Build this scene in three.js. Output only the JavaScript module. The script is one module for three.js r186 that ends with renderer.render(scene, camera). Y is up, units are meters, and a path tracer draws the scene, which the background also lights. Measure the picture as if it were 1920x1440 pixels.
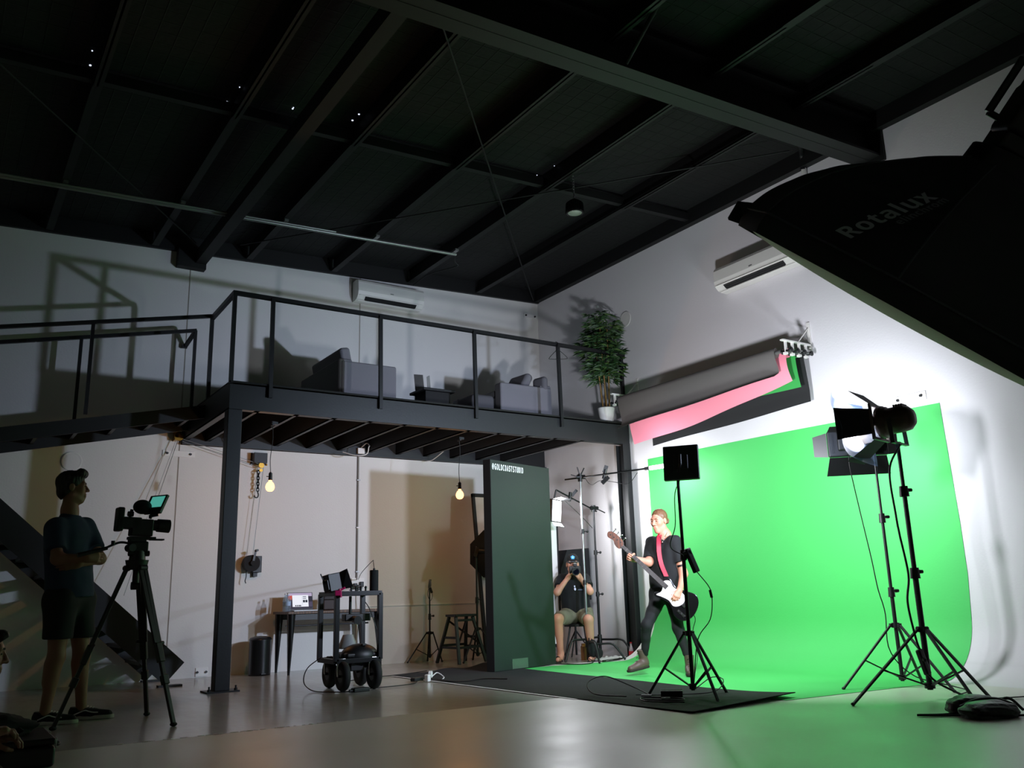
import * as THREE from 'three';
import { RoundedBoxGeometry } from 'three/addons/geometries/RoundedBoxGeometry.js';
import { mergeGeometries, toCreasedNormals } from 'three/addons/utils/BufferGeometryUtils.js';
import { FontLoader } from 'three/addons/loaders/FontLoader.js';
import { TextGeometry } from 'three/addons/geometries/TextGeometry.js';
import { RectAreaLightUniformsLib } from 'three/addons/lights/RectAreaLightUniformsLib.js';
import { ImprovedNoise } from 'three/addons/math/ImprovedNoise.js';

// ------------------------------------------------------------------ camera, exposure, light levels
RectAreaLightUniformsLib.init();
const scene = new THREE.Scene();
scene.background = new THREE.Color(0x000000);
const renderer = new THREE.WebGLRenderer({ antialias: true });
renderer.toneMapping = THREE.LinearToneMapping;
renderer.toneMappingExposure = 1.0;
renderer.shadowMap.enabled = true;
const camera = new THREE.PerspectiveCamera(47.37, 4 / 3, 0.05, 60);
{
  const m = new THREE.Matrix4().makeBasis(V(0.83732,-0.02762,0.54601), V(-0.10654,0.97133,0.21251), V(-0.53622,-0.23611,0.81038));
  camera.position.set(-7.87945,0.82000,11.08826);
  camera.quaternion.setFromRotationMatrix(m);
}
scene.add(camera);
const LEVEL = {                 // what each fitting gives (candela for spots and bulbs, nits for panels)
  fresnel: 185, barnPanel: 120, keyPanel: 500, boomPanel: 130, tube: 1.5, bulb: 1.0, laptop: 2.5,
};

// ------------------------------------------------------------------ helpers
function V(x, y, z) { return new THREE.Vector3(x, y, z); }
const P = (a) => (a.isVector3 ? a.clone() : new THREE.Vector3(a[0], a[1], a[2]));
let seed = 7;
const rnd = (a = 1, b) => { seed = (seed * 16807) % 2147483647; const t = seed / 2147483647; return b === undefined ? t * a : a + t * (b - a); };
const used = new Map();
function numbered(n) { const k = used.get(n) ?? 0; used.set(n, k + 1); return k ? n + '_' + String(k).padStart(3, '0') : n; }
const BASE = new Map();
function boxUV(g) {
  const p = g.attributes.position, n = g.attributes.normal, uv = new Float32Array(p.count * 2);
  for (let i = 0; i < p.count; i++) {
    const ax = Math.abs(n.getX(i)), ay = Math.abs(n.getY(i)), az = Math.abs(n.getZ(i));
    let u, v;
    if (ay >= ax && ay >= az) { u = p.getX(i); v = p.getZ(i); } else if (ax >= az) { u = p.getZ(i); v = p.getY(i); } else { u = p.getX(i); v = p.getY(i); }
    uv[2 * i] = u; uv[2 * i + 1] = v;
  }
  g.setAttribute('uv', new THREE.BufferAttribute(uv, 2));
}
function prep(g, keep) {
  let h = g.index ? g.toNonIndexed() : g.clone();
  if (!h.attributes.normal) h.computeVertexNormals();
  for (const k of Object.keys(h.attributes)) if (!['position', 'normal', 'uv', 'color'].includes(k)) h.deleteAttribute(k);
  h.morphAttributes = {};
  if (!keep || !h.attributes.uv) boxUV(h);
  return h;
}
function rootBase(o) { while (o && !BASE.has(o)) o = o.parent; return o ? BASE.get(o) : null; }
function mesh(name, geos, mat, parent, o = {}) {
  const list = (Array.isArray(geos) ? geos : [geos]).flat(3).map((g) => prep(g, o.uv));
  const g = list.length > 1 ? mergeGeometries(list) : list[0];
  const b = parent ? rootBase(parent) : null;
  if (b) g.translate(-b.x, -b.y, -b.z);
  const m = new THREE.Mesh(g, mat);
  m.name = parent ? name : numbered(name);
  m.castShadow = m.receiveShadow = true;
  if (o.label) m.userData.label = o.label;
  (parent ?? scene).add(m);
  return m;
}
function thing(name, label, category, base, group) {
  const t = new THREE.Group(); t.name = numbered(name); t.position.copy(P(base)); BASE.set(t, P(base));
  t.userData = { label, category }; if (group) t.userData.group = group;
  scene.add(t); return t;
}
function struct(name, base = [0, 0, 0]) {
  const t = new THREE.Group(); t.name = numbered(name); t.position.copy(P(base)); BASE.set(t, P(base));
  t.userData = { kind: 'structure' }; scene.add(t); return t;
}
function tag(m, label, category, group) { m.userData.label = label; m.userData.category = category; if (group) m.userData.group = group; return m; }
function light(l, parent, pos, target) {
  const b = rootBase(parent) ?? V(0, 0, 0);
  l.position.copy(P(pos)).sub(b); parent.add(l);
  if (target) { if (l.isRectAreaLight) l.lookAt(P(target)); else { l.target.position.copy(P(target)).sub(b); parent.add(l.target); } }
  if (!l.isRectAreaLight) { l.castShadow = true; l.shadow.mapSize.set(1024, 1024); l.shadow.bias = -0.001; }
  return l;
}
// geometry
const at = (g, x, y, z, ry = 0, rx = 0, rz = 0) => g.applyMatrix4(new THREE.Matrix4().compose(V(x, y, z), new THREE.Quaternion().setFromEuler(new THREE.Euler(rx, ry, rz, 'YXZ')), V(1, 1, 1)));
function box(w, h, d, x, y, z, r = 0, ry = 0, rx = 0, rz = 0) {
  const g = r ? new RoundedBoxGeometry(w, h, d, 2, Math.min(r, w / 2.01, h / 2.01, d / 2.01)) : new THREE.BoxGeometry(w, h, d);
  return at(g, x, y, z, ry, rx, rz);
}
const span = (x0, x1, y0, y1, z0, z1, r = 0) => box(x1 - x0, y1 - y0, z1 - z0, (x0 + x1) / 2, (y0 + y1) / 2, (z0 + z1) / 2, r);
const ball = (c, r, sx = 1, sy = 1, sz = 1, n = 16) => { const g = new THREE.SphereGeometry(r, n, Math.ceil(n * 0.7)); g.scale(sx, sy, sz); const p = P(c); return g.translate(p.x, p.y, p.z); };
function aim(g, a, b) {  // geometry built along +y, centred: put it between a and b
  const p = P(a), q = P(b), d = q.clone().sub(p).normalize();
  return g.applyMatrix4(new THREE.Matrix4().compose(p.add(q).multiplyScalar(0.5), new THREE.Quaternion().setFromUnitVectors(V(0, 1, 0), d), V(1, 1, 1)));
}
function rod(a, b, r, r1 = r, n = 10) { return aim(new THREE.CylinderGeometry(r1, r, P(a).distanceTo(P(b)), n), a, b); }
function bar(a, b, w, h, up = [0, 1, 0], r = 0) {   // rectangular bar from a to b; w sideways, h along up
  const p = P(a), q = P(b), d = q.clone().sub(p), L = d.length(); d.normalize();
  let u = P(up); const s = u.clone().cross(d).normalize(); u = d.clone().cross(s).normalize();
  const g = r ? new RoundedBoxGeometry(w, h, L, 1, r) : new THREE.BoxGeometry(w, h, L);
  return g.applyMatrix4(new THREE.Matrix4().makeBasis(s, u, d).setPosition(p.add(q).multiplyScalar(0.5)));
}
function tube(pts, r, n = 6, seg, closed = false) {
  const c = new THREE.CatmullRomCurve3(pts.map(P), closed, 'catmullrom', 0.5);
  return new THREE.TubeGeometry(c, seg ?? Math.max(8, pts.length * 6), r, n, closed);
}
function frameM(origin, x, y, z) { return new THREE.Matrix4().makeBasis(x, y, z).setPosition(P(origin)); }
function slab(pts, t, dir) {        // convex polygon given by its corners, thickened by t
  const p = pts.map(P), n = dir ? P(dir) : p[1].clone().sub(p[0]).cross(p[p.length - 1].clone().sub(p[0])).normalize();
  const a = p, b = p.map((q) => q.clone().addScaledVector(n, t)), pos = [];
  const tri = (i, j, k) => pos.push(...i.toArray(), ...j.toArray(), ...k.toArray());
  for (let i = 1; i < p.length - 1; i++) { tri(a[0], a[i + 1], a[i]); tri(b[0], b[i], b[i + 1]); }
  for (let i = 0; i < p.length; i++) { const j = (i + 1) % p.length; tri(a[i], a[j], b[j]); tri(a[i], b[j], b[i]); }
  const g = new THREE.BufferGeometry(); g.setAttribute('position', new THREE.Float32BufferAttribute(pos, 3)); g.computeVertexNormals(); return g;
}
function sheet(f, nu, nv, t = 0) {       // f(u,v) -> Vector3; optional thickness along the normal
  const grid = [], nor = [];
  for (let j = 0; j <= nv; j++) for (let i = 0; i <= nu; i++) grid.push(f(i / nu, j / nv));
  const w = nu + 1, A = (i, j) => grid[Math.min(nv, Math.max(0, j)) * w + Math.min(nu, Math.max(0, i))];
  for (let j = 0; j <= nv; j++) for (let i = 0; i <= nu; i++) nor.push(A(i + 1, j).clone().sub(A(i - 1, j)).cross(A(i, j + 1).clone().sub(A(i, j - 1))).normalize());
  const pos = [], no = [], uv = [], idx = [], N = grid.length;
  const put = (s, sg) => { for (let k = 0; k < N; k++) { const p = grid[k].clone().addScaledVector(nor[k], s); pos.push(p.x, p.y, p.z); no.push(nor[k].x * sg, nor[k].y * sg, nor[k].z * sg); uv.push((k % w) / nu, Math.floor(k / w) / nv); } };
  put(0, t ? -1 : 1); if (t) put(t, 1);
  for (let j = 0; j < nv; j++) for (let i = 0; i < nu; i++) {
    const a = j * w + i, b = a + 1, c = a + w, d = c + 1;
    if (t) { idx.push(a, c, b, b, c, d); idx.push(N + a, N + b, N + c, N + b, N + d, N + c); } else idx.push(a, b, c, b, d, c);
  }
  if (t) {
    const edge = (a, b) => idx.push(a, b, N + a, b, N + b, N + a);
    for (let i = 0; i < nu; i++) { edge(i, i + 1); edge(nv * w + i + 1, nv * w + i); }
    for (let j = 0; j < nv; j++) { edge((j + 1) * w, j * w); edge(j * w + nu, (j + 1) * w + nu); }
  }
  const g = new THREE.BufferGeometry(); g.setAttribute('position', new THREE.Float32BufferAttribute(pos, 3)); g.setAttribute('normal', new THREE.Float32BufferAttribute(no, 3));
  g.setAttribute('uv', new THREE.Float32BufferAttribute(uv, 2)); g.setIndex(idx); return g;
}
function ext(pts, depth, bevel = 0, holes = []) {
  const s = pts.isShape ? pts : new THREE.Shape(pts.map((p) => new THREE.Vector2(p[0], p[1])));
  for (const h of holes) s.holes.push(new THREE.Path(h.map((p) => new THREE.Vector2(p[0], p[1]))));
  return new THREE.ExtrudeGeometry(s, { depth, bevelEnabled: bevel > 0, bevelSize: bevel, bevelThickness: bevel, bevelOffset: -bevel, bevelSegments: 2, curveSegments: 16 });
}
const lathe = (prof, n = 24) => new THREE.LatheGeometry(prof.map((p) => new THREE.Vector2(p[0], p[1])), n);

// ------------------------------------------------------------------ textures and materials
const noise = new ImprovedNoise();
const fbm = (x, y, z, o = 4) => { let s = 0, a = 0.5; for (let i = 0; i < o; i++) { s += a * noise.noise(x, y, z + i * 7.3); x *= 2.03; y *= 2.03; a *= 0.5; } return s; };
function tex(n, fn, rep = 1, srgb = false) {
  const d = new Uint8Array(n * n * 4);
  for (let j = 0; j < n; j++) for (let i = 0; i < n; i++) { const c = fn(i / n, j / n); const k = 4 * (j * n + i); for (let q = 0; q < 3; q++) d[k + q] = Math.max(0, Math.min(255, 255 * (Array.isArray(c) ? c[q] : c))); d[k + 3] = 255; }
  const t = new THREE.DataTexture(d, n, n); t.wrapS = t.wrapT = THREE.MirroredRepeatWrapping; t.magFilter = THREE.LinearFilter; t.minFilter = THREE.LinearMipmapLinearFilter; t.generateMipmaps = true;
  t.repeat.set(rep, rep); if (srgb) t.colorSpace = THREE.SRGBColorSpace; t.needsUpdate = true; return t;
}
const tFine = tex(256, (u, v) => 0.5 + 0.55 * fbm(u * 24, v * 24, 1, 3), 2);
const tWeave = tex(128, (u, v) => 0.5 + 0.25 * Math.sin(u * 201) * Math.sign(Math.sin(v * 100.5)) + 0.25 * Math.sin(v * 201), 12);
const tFloor = tex(1024, (u, v) => { const a = fbm(u * 5, v * 5, 3, 5), b = fbm(u * 60, v * 60, 8, 3), s = fbm(u * 9, v * 40, 5, 3); const k = 0.7 + 0.06 * a + 0.05 * b + 0.03 * s; return [k, k * 0.985, k * 0.95]; }, 0.25, true);
const tFloorR = tex(512, (u, v) => 0.5 + 0.12 * fbm(u * 7, v * 7, 11, 4) + 0.12 * fbm(u * 50, v * 8, 2, 3), 0.3);
const tPaintR = tex(512, (u, v) => 0.62 + 0.25 * fbm(u * 6, v * 6, 21, 4) + 0.1 * fbm(u * 70, v * 70, 2, 2), 0.3);
const tCarpet = tex(512, (u, v) => 0.55 + 0.6 * fbm(u * 90, v * 90, 4, 3) + 0.25 * fbm(u * 6, v * 6, 9, 3), 1, true);
const tMesh = tex(512, (u, v) => { const g = (t) => { const q = Math.abs(((t * 10) % 1) - 0.5); return q > 0.47 ? 1 : 0; }; return Math.min(1, 0.35 + 0.35 * fbm(u * 20, v * 20, 6, 4) + 0.5 * Math.max(g(u), g(v))); }, 0.65);
const tWood = tex(512, (u, v) => { const k = 0.5 + 0.25 * Math.sin(18 * (u + 0.12 * fbm(u * 3, v * 1.2, 2, 3)) * 6) * 0.4 + 0.3 * fbm(u * 50, v * 3, 4, 3); return [k, k * 0.86, k * 0.72]; }, 2, true);
const S = (color, roughness = 0.6, o = {}) => new THREE.MeshStandardMaterial({ color, roughness, ...o });
const PH = (color, roughness, o = {}) => new THREE.MeshPhysicalMaterial({ color, roughness, ...o });
const M = {
  wall: S(0xdcdad6, 0.75, { bumpMap: tFine, bumpScale: 0.0012 }),
  rightWall: S(0xe2e0e2, 0.7, { bumpMap: tFine, bumpScale: 0.001 }),
  joint: S(0xa8a298, 0.9),
  floor: PH(0xe6e4de, 0.7, { clearcoat: 0.7, clearcoatRoughness: 0.16, map: tFloor, roughnessMap: tFloorR }),
  cycFloor: PH(0xcfccc0, 0.7, { clearcoat: 0.55, clearcoatRoughness: 0.36, roughnessMap: tPaintR, bumpMap: tFine, bumpScale: 0.0004 }),
  roof: S(0x090a0a, 0.85, { bumpMap: tMesh, bumpScale: 0.012 }),
  blackSteel: S(0x16181a, 0.5, { bumpMap: tFine, bumpScale: 0.0006 }),
  roofSteel: S(0x060707, 0.65),
  greySteel: S(0x1b1d1e, 0.45, { bumpMap: tFine, bumpScale: 0.0006 }),
  deck: S(0x1c1b19, 0.8, { map: tWood }),
  galv: S(0x8f9190, 0.4, { metalness: 0.7 }),
  chrome: S(0xd8dadc, 0.16, { metalness: 1 }),
  black: S(0x101112, 0.45),
  blackMatte: S(0x0d0d0e, 0.8),
  blackMetal: S(0x131415, 0.35, { metalness: 0.35 }),
  rubber: S(0x141414, 0.75, { bumpMap: tFine, bumpScale: 0.001 }),
  blackCloth: S(0x0b0c0e, 0.9, { bumpMap: tWeave, bumpScale: 0.0008 }),
  cable: S(0x0c0d0c, 0.55),
  white: S(0xe6e4df, 0.5),
  whitePlastic: S(0xdedcd6, 0.38),
  green: S(0x4cc864, 0.68, { bumpMap: tFine, bumpScale: 0.0006 }),
  carpet: S(0x1c1d1d, 0.95, { map: tCarpet, bumpMap: tCarpet, bumpScale: 0.003 }),
  wood: S(0xa98a62, 0.5, { map: tWood }),
  darkWood: S(0x2a2218, 0.55, { map: tWood }),
  sofa: S(0x77757a, 0.92, { bumpMap: tWeave, bumpScale: 0.001 }),
  brass: S(0xb98d3e, 0.3, { metalness: 1 }),
  glass: PH(0xffffff, 0.03, { transmission: 1, thickness: 0, ior: 1.45 }),
};
const glow = (color, k) => new THREE.MeshStandardMaterial({ color: 0x111111, roughness: 0.5, emissive: color, emissiveIntensity: k });
const font = await new FontLoader().loadAsync('fonts/droid/droid_sans_bold.typeface.json');
// ------------------------------------------------------------------ the room
const roofY = (x) => 5.46 + 0.0385 * x;      // underside of the purlins, rising to the right-hand wall
{
  const f = struct('floor');
  mesh('concrete_floor', span(-11, 0, -0.2, 0, -0.2, 4.93), M.floor, f);
  mesh('painted_floor', span(-11, 0, -0.2, 0.002, 4.93, 14), M.cycFloor, f);
  const chips = [];
  for (let i = 0; i < 26; i++) { const x = -6.75 + i * 0.055 + rnd(-0.02, 0.02), n = 5, pts = []; const r = rnd(0.008, 0.022); for (let k = 0; k < n; k++) { const a = k / n * 6.283; pts.push([x + Math.cos(a) * r * rnd(0.8, 1.5), 0.0035, 4.925 + Math.sin(a) * r * rnd(0.5, 1)]); } chips.push(slab(pts.reverse(), 0.0015, [0, 1, 0])); }
  const c = mesh('paint_chips', chips, M.white, f); c.userData.kind = 'stuff';
  const wb = struct('wall_back');
  const xs = [-11, -7.81, -5.46, -3.11, 0];
  for (let i = 0; i < 4; i++) mesh('wall_panel', span(xs[i] + 0.007, xs[i + 1] - (i < 3 ? 0.007 : 0), -0.2, 6.2, -0.2, 0, 0.004), M.wall, wb);
  mesh('joint_backing', span(-11, 0, -0.2, 6.2, -0.25, -0.009), M.joint, wb);
  const wr = struct('wall_right'); mesh('wall_panel', span(0, 0.2, -0.2, 6.2, -0.2, 14), M.rightWall, wr);
  const cs = new THREE.Shape(); cs.moveTo(0.001, 0); cs.lineTo(0.001, 0.51); cs.lineTo(-0.002, 0.51); for (let i = 1; i <= 24; i++) { const a = i / 24 * Math.PI / 2; cs.lineTo(-0.502 + 0.5 * Math.cos(a), 0.502 - 0.5 * Math.sin(a)); } cs.lineTo(-0.502, 0); const cg = new THREE.ExtrudeGeometry(cs, { depth: 11.7, bevelEnabled: false }); cg.translate(0, 0, 2.23);
  mesh('cove', toCreasedNormals(cg, 0.6), M.rightWall, wr);
  const wl = struct('wall_left'); mesh('wall_panel', span(-11.2, -11, -0.2, 6.2, -0.2, 14), M.wall, wl);
  const wf = struct('wall_front'); mesh('wall_panel', span(-11.2, 0.2, -0.2, 6.2, 14, 14.2), M.wall, wf);
  const ce = struct('ceiling');
  const dy = 0.2, d0 = roofY(-11.2) + dy, d1 = roofY(0.2) + dy;
  mesh('roof_deck', slab([[-11.2, d0, -0.25], [0.2, d1, -0.25], [0.2, d1, 14.2], [-11.2, d0, 14.2]].reverse(), 0.12, [0, 1, 0]), M.roof, ce);
  for (const x of [-9.46, -8.28, -7.1, -5.92, -4.735, -3.55, -2.365, -1.18]) {
    const y = roofY(x);
    mesh('purlin', [span(x - 0.008, x + 0.008, y, y + dy + 0.02, 0.1, 14), span(x - 0.04, x + 0.04, y, y + 0.012, 0.1, 14), span(x - 0.04, x - 0.032, y, y + 0.03, 0.1, 14)], M.roofSteel, ce);
  }
  // bridging between purlins and the pale conduit run
  for (const z of [3.55, 8.6]) mesh('bridging', bar([-11, roofY(-11) + 0.1, z], [-0.05, roofY(0) + 0.1, z], 0.07, 0.1), M.roofSteel, ce);
  // the heavy rafter that carries the stair-side end of the loft and the beam across the room
  mesh('rafter', [bar([-5.36, 5.17, 0.05], [-5.36, 5.17, 6.1], 0.13, 0.17)], M.roofSteel, ce);
  mesh('rafter_bracket', span(-5.64, -5.29, 5.02, 5.27, 0, 0.12, 0.004), M.roofSteel, ce);
  mesh('roof_beam', [bar([-11, roofY(-11) - 0.265, 6.16], [-0.002, 5.195, 6.16], 0.27, 0.025), bar([-11, roofY(-11) - 0.08, 6.16], [-0.002, 5.38, 6.16], 0.02, 0.4), bar([-11, roofY(-11) + 0.13, 6.16], [-0.002, roofY(0) + 0.13, 6.16], 0.27, 0.025)], M.roofSteel, ce);
  mesh('beam_cleat', span(-0.03, -0.002, 5.12, 5.6, 6.0, 6.34), M.roofSteel, ce);
  mesh('fascia', [span(-0.09, 0, 5.46, 5.9, 0, 14), slab([[-11, roofY(-11) + 0.0, 0.001], [0, 5.452, 0.001], [0, 5.9, 0.001], [-11, 5.5, 0.001]], 0.05, [0, 0, 1])], M.roofSteel, ce);
  mesh('roof_brace', rod([-4.906, 5.25, 5.74], [-0.185, 5.44, 0.151], 0.008), M.roofSteel, ce);
  mesh('roof_brace', rod([-5.0, 5.25, 0.58], [-0.56, 5.42, 5.59], 0.008), M.roofSteel, ce);
  mesh('roof_brace', rod([-9.5, 5.07, 5.9], [-5.5, 5.24, 0.4], 0.008), M.roofSteel, ce);
  mesh('fly_brace', rod([-3.49, 5.46, 6.85], [-3.49, 5.08, 6.3], 0.02), M.roofSteel, ce);
  // daylight through fixing holes along the roof laps
  const holes = [];
  for (const [x, z, n] of [[-7.1, 3.62, 3], [-5.93, 3.62, 7], [-5.36, 3.56, 4], [-4.735, 3.55, 3], [-3.55, 3.5, 3], [-2.365, 3.5, 6]]) for (let i = 0; i < n; i++) { const w = rnd(0.004, 0.011); holes.push(at(new THREE.CylinderGeometry(w, w, 0.01, 6), x + rnd(-0.09, 0.1), roofY(x) + 0.196, z + rnd(-0.25, 0.35))); }
  const h = mesh('roof_pinholes', holes, glow(0xdfe8ff, 1.2), ce); h.userData.kind = 'stuff';
}
{
  const t = thing('conduit', 'long pale conduit and cable run slung under the dark roof purlins', 'conduit', [-6.8, 5.19, 1.45]);
  const y = (x) => roofY(x) - 0.03;
  mesh('pipe', [rod([-11, y(-11), 1.45], [-2.35, y(-2.35), 1.45], 0.022, 0.022, 10), rod([-11, y(-11) - 0.01, 1.53], [-4.1, y(-4.1) - 0.01, 1.53], 0.014)], M.galv, t);
  for (const x of [-7.1, -5.92, -4.735, -3.55, -2.4]) mesh('saddle', [box(0.05, 0.03, 0.16, x, y(x) + 0.02, 1.49), rod([x, y(x), 1.49], [x, roofY(x) + 0.02, 1.49], 0.006)], M.galv, t);
  mesh('loose_cable', tube([[-2.36, roofY(-2.36), 1.45], [-2.25, 5.33, 1.25], [-2.1, 5.36, 1.05], [-2.2, 5.37, 0.75], [-2.3, 5.36, 0.5], [-2.36, 5.3, 0.2]], 0.008), M.cable, t);
}
// ------------------------------------------------------------------ the loft
const LZ = 2.07, LT = 3.1;
{
  const t = thing('mezzanine', 'dark steel mezzanine loft with exposed joists across the back corner', 'mezzanine', [-2.7, 0, 1.0]);
  mesh('front_beam', [span(-5.44, -0.005, 2.8, LT - 0.02, LZ - 0.008, LZ), span(-5.44, -0.005, 2.8, 2.815, LZ - 0.09, LZ + 0.004), span(-5.44, -0.005, LT - 0.035, LT - 0.02, LZ - 0.09, LZ)], M.greySteel, t);
  mesh('deck', span(-5.44, -0.003, LT - 0.02, LT, 0.005, LZ + 0.012), M.deck, t);
  mesh('back_beam', [span(-5.44, -0.005, 2.745, 3.05, 0.002, 0.05), span(-5.44, -0.005, 2.745, 2.757, 0.002, 0.09)], M.blackSteel, t);
  mesh('side_beam', [span(-5.44, -5.43, 2.8, LT - 0.02, 0.05, LZ - 0.01), span(-5.44, -5.36, 2.8, 2.812, 0.05, LZ - 0.01)], M.greySteel, t);
  for (let i = 0; i < 11; i++) {
    const x = -5.16 + i * 0.4335;
    mesh('joist', [span(x - 0.006, x + 0.006, 2.8, LT - 0.02, 0.05, LZ - 0.01), span(x - 0.006, x + 0.05, 2.8, 2.812, 0.05, LZ - 0.01), span(x + 0.04, x + 0.05, 2.8, 2.825, 0.05, LZ - 0.01)], M.greySteel, t);
  }
  const posts = [];
  // posts: square hollow section, and its base plate with bolts
  const pl = mesh('post', span(-5.445, -5.3, 0.012, 2.8, LZ - 0.145, LZ, 0.006), M.blackSteel, t);
  mesh('base_plate', span(-5.53, -5.215, 0, 0.014, LZ - 0.2, LZ + 0.05), M.blackSteel, t);
  for (const x of [-5.5, -5.245]) mesh('anchor_bolt', [rod([x, 0.014, LZ + 0.01], [x, 0.06, LZ + 0.01], 0.009, 0.009, 8), rod([x, 0.014, LZ + 0.01], [x, 0.034, LZ + 0.01], 0.017, 0.017, 6)], M.blackSteel, t);
  mesh('post', [span(-0.13, -0.002, 0, 2.8, LZ - 0.008, LZ), span(-0.13, -0.002, 0, 2.8, LZ - 0.15, LZ - 0.142), span(-0.075, -0.06, 0, 2.8, LZ - 0.145, LZ - 0.005), span(-0.13, -0.118, 0, 2.45, LZ, LZ + 0.05)], M.greySteel, t);
  void posts; void pl;
}
{
  const t = thing('railing', 'black square-tube guard rail along the loft front edge', 'railing', [-2.7, LT, LZ]);
  const bk = M.black;
  mesh('top_rail', [bar([-5.43, 4.075, LZ - 0.02], [0.0, 4.075, LZ - 0.02], 0.045, 0.045), bar([-5.43, 4.075, LZ], [-5.41, 4.075, 1.055], 0.045, 0.045)], bk, t);
  for (const x of [-5.43, -5.02, -3.737, -2.46, -1.165]) mesh('rail_post', bar([x, x < -5.3 ? LT - 0.03 : 2.95, LZ + (x < -5.3 ? -0.02 : 0.02)], [x, 4.07, LZ - (x < -5.3 ? 0.02 : 0.0)], 0.04, 0.04, [0, 0, 1]), bk, t);
  mesh('rail_post', bar([-0.03, LT, LZ - 0.05], [-0.03, 4.06, LZ - 0.05], 0.04, 0.04, [0, 0, 1]), bk, t);
  mesh('rail_post', bar([-5.41, LT - 0.05, 1.055], [-5.41, 4.075, 1.055], 0.04, 0.04, [0, 0, 1]), bk, t);
}
{
  const t = thing('gangway', 'sloping dark steel gangway with twin handrails left of the loft', 'gangway', [-6.6, 2.75, 0.7]);
  const y = (x, o) => o + 0.21 * (x + 5.42), x1 = -5.41, x0 = -9.6;
  for (const [z, o] of [[1.055, 4.1], [0.32, 4.125]]) {
    mesh('handrail', bar([x1, y(x1, o), z], [x0, y(x0, o), z], 0.04, 0.04), M.black, t);
    for (const x of z > 1 ? [-6.66, -8.2] : [-5.42, -6.68, -8.1]) mesh('rail_post', bar([x, y(x, 3.08), z], [x, y(x, o), z], 0.035, 0.035, [0, 0, 1]), M.black, t);
  }
  mesh('rail_return', [bar([-5.42, 4.12, 0.32], [-5.47, 3.99, 0.04], 0.04, 0.04), box(0.06, 0.045, 0.04, -5.48, 3.985, 0.04)], M.black, t);
  mesh('stringer', bar([x1, y(x1, 2.96), 1.07], [x0, y(x0, 2.96), 1.07], 0.012, 0.15, [0, 1, 0]), M.greySteel, t);
  mesh('stringer', bar([x1, y(x1, 2.95), 0.33], [x0, y(x0, 2.95), 0.33], 0.012, 0.15, [0, 1, 0]), M.greySteel, t);
  mesh('walkway_deck', bar([x1, y(x1, 3.0), 0.7], [x0, y(x0, 3.0), 0.7], 0.74, 0.02), M.blackSteel, t);
  for (let i = 0; i < 11; i++) { const x = x1 - 0.15 - i * 0.38; mesh('cross_member', bar([x, y(x, 2.96), 0.34], [x, y(x, 2.96), 1.06], 0.035, 0.06), M.greySteel, t); }
}
{
  const t = thing('staircase', 'open-tread steel stair dropping to the floor at the far left wall', 'stairs', [-5.7, 0, 0.6]);
  const A = [-5.6, 0.06], B = [-8.35, 2.62];   // stringer centre line in x,y
  for (const z of [0.98, 0.13]) {
    mesh('stringer', [bar([A[0] + 0.02, A[1] + 0.07, z], [B[0], B[1], z], 0.014, 0.29), span(-5.74, -5.5, 0, 0.02, z - 0.05, z + 0.05)], M.blackSteel, t);
  }
  const n = 13;
  for (let i = 1; i <= n; i++) { const k = i / (n + 1), x = A[0] + (B[0] - A[0]) * k, y = A[1] + (B[1] - A[1]) * k; mesh('tread', [span(x - 0.13, x + 0.12, y - 0.015, y + 0.02, 0.14, 0.97), span(x + 0.1, x + 0.12, y - 0.05, y + 0.02, 0.14, 0.97)], M.blackSteel, t); }
}
// ------------------------------------------------------------------ green sweep on the right-hand wall, and the carpet
{
  const t = thing('green_screen', 'chroma green backdrop sweeping from the right wall onto the floor', 'backdrop', [-1, 0, 4.3]);
  const r = 0.5, L1 = 2.55 - r, L2 = r * Math.PI / 2, L3 = 1.85, L = L1 + L2 + L3;
  const prof = (s) => { const d = s * L; if (d < L1) return [-0.0035, 2.55 - d]; if (d < L1 + L2) { const a = (d - L1) / r; return [-0.0035 - r + r * Math.cos(a), 0.004 + r - r * Math.sin(a)]; } return [-0.0035 - r - (d - L1 - L2), 0.004]; };
  const edge0 = (s) => 2.41 - 0.25 * Math.min(1, Math.max(0, s - 0.35) / 0.4), edge1 = (s) => 6.53 - 0.2 * Math.max(0, s - 0.35) / 0.65 + 0.03 * Math.min(1, s * 4);
  const top = (v) => 0.01 * Math.sin(v * 3) - 0.055 * v;
  const at2 = (z0, z1, off) => (u, v) => { const [x, y] = prof(v); const z = z0(v) + (z1(v) - z0(v)) * u; return V(x - off, y + (v < 0.4 ? top(u) * (1 - v / 0.4) : 0) + off * 0.6, z); };
  mesh('backing_sheet', sheet(at2((v) => edge0(v) - 0.13, (v) => edge1(v) - 0.05, 0), 4, 60, 0.001), M.white, t);
  mesh('green_sheet', sheet(at2(edge0, edge1, 0.0015), 30, 60, 0.0008), M.green, t);
}
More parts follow.
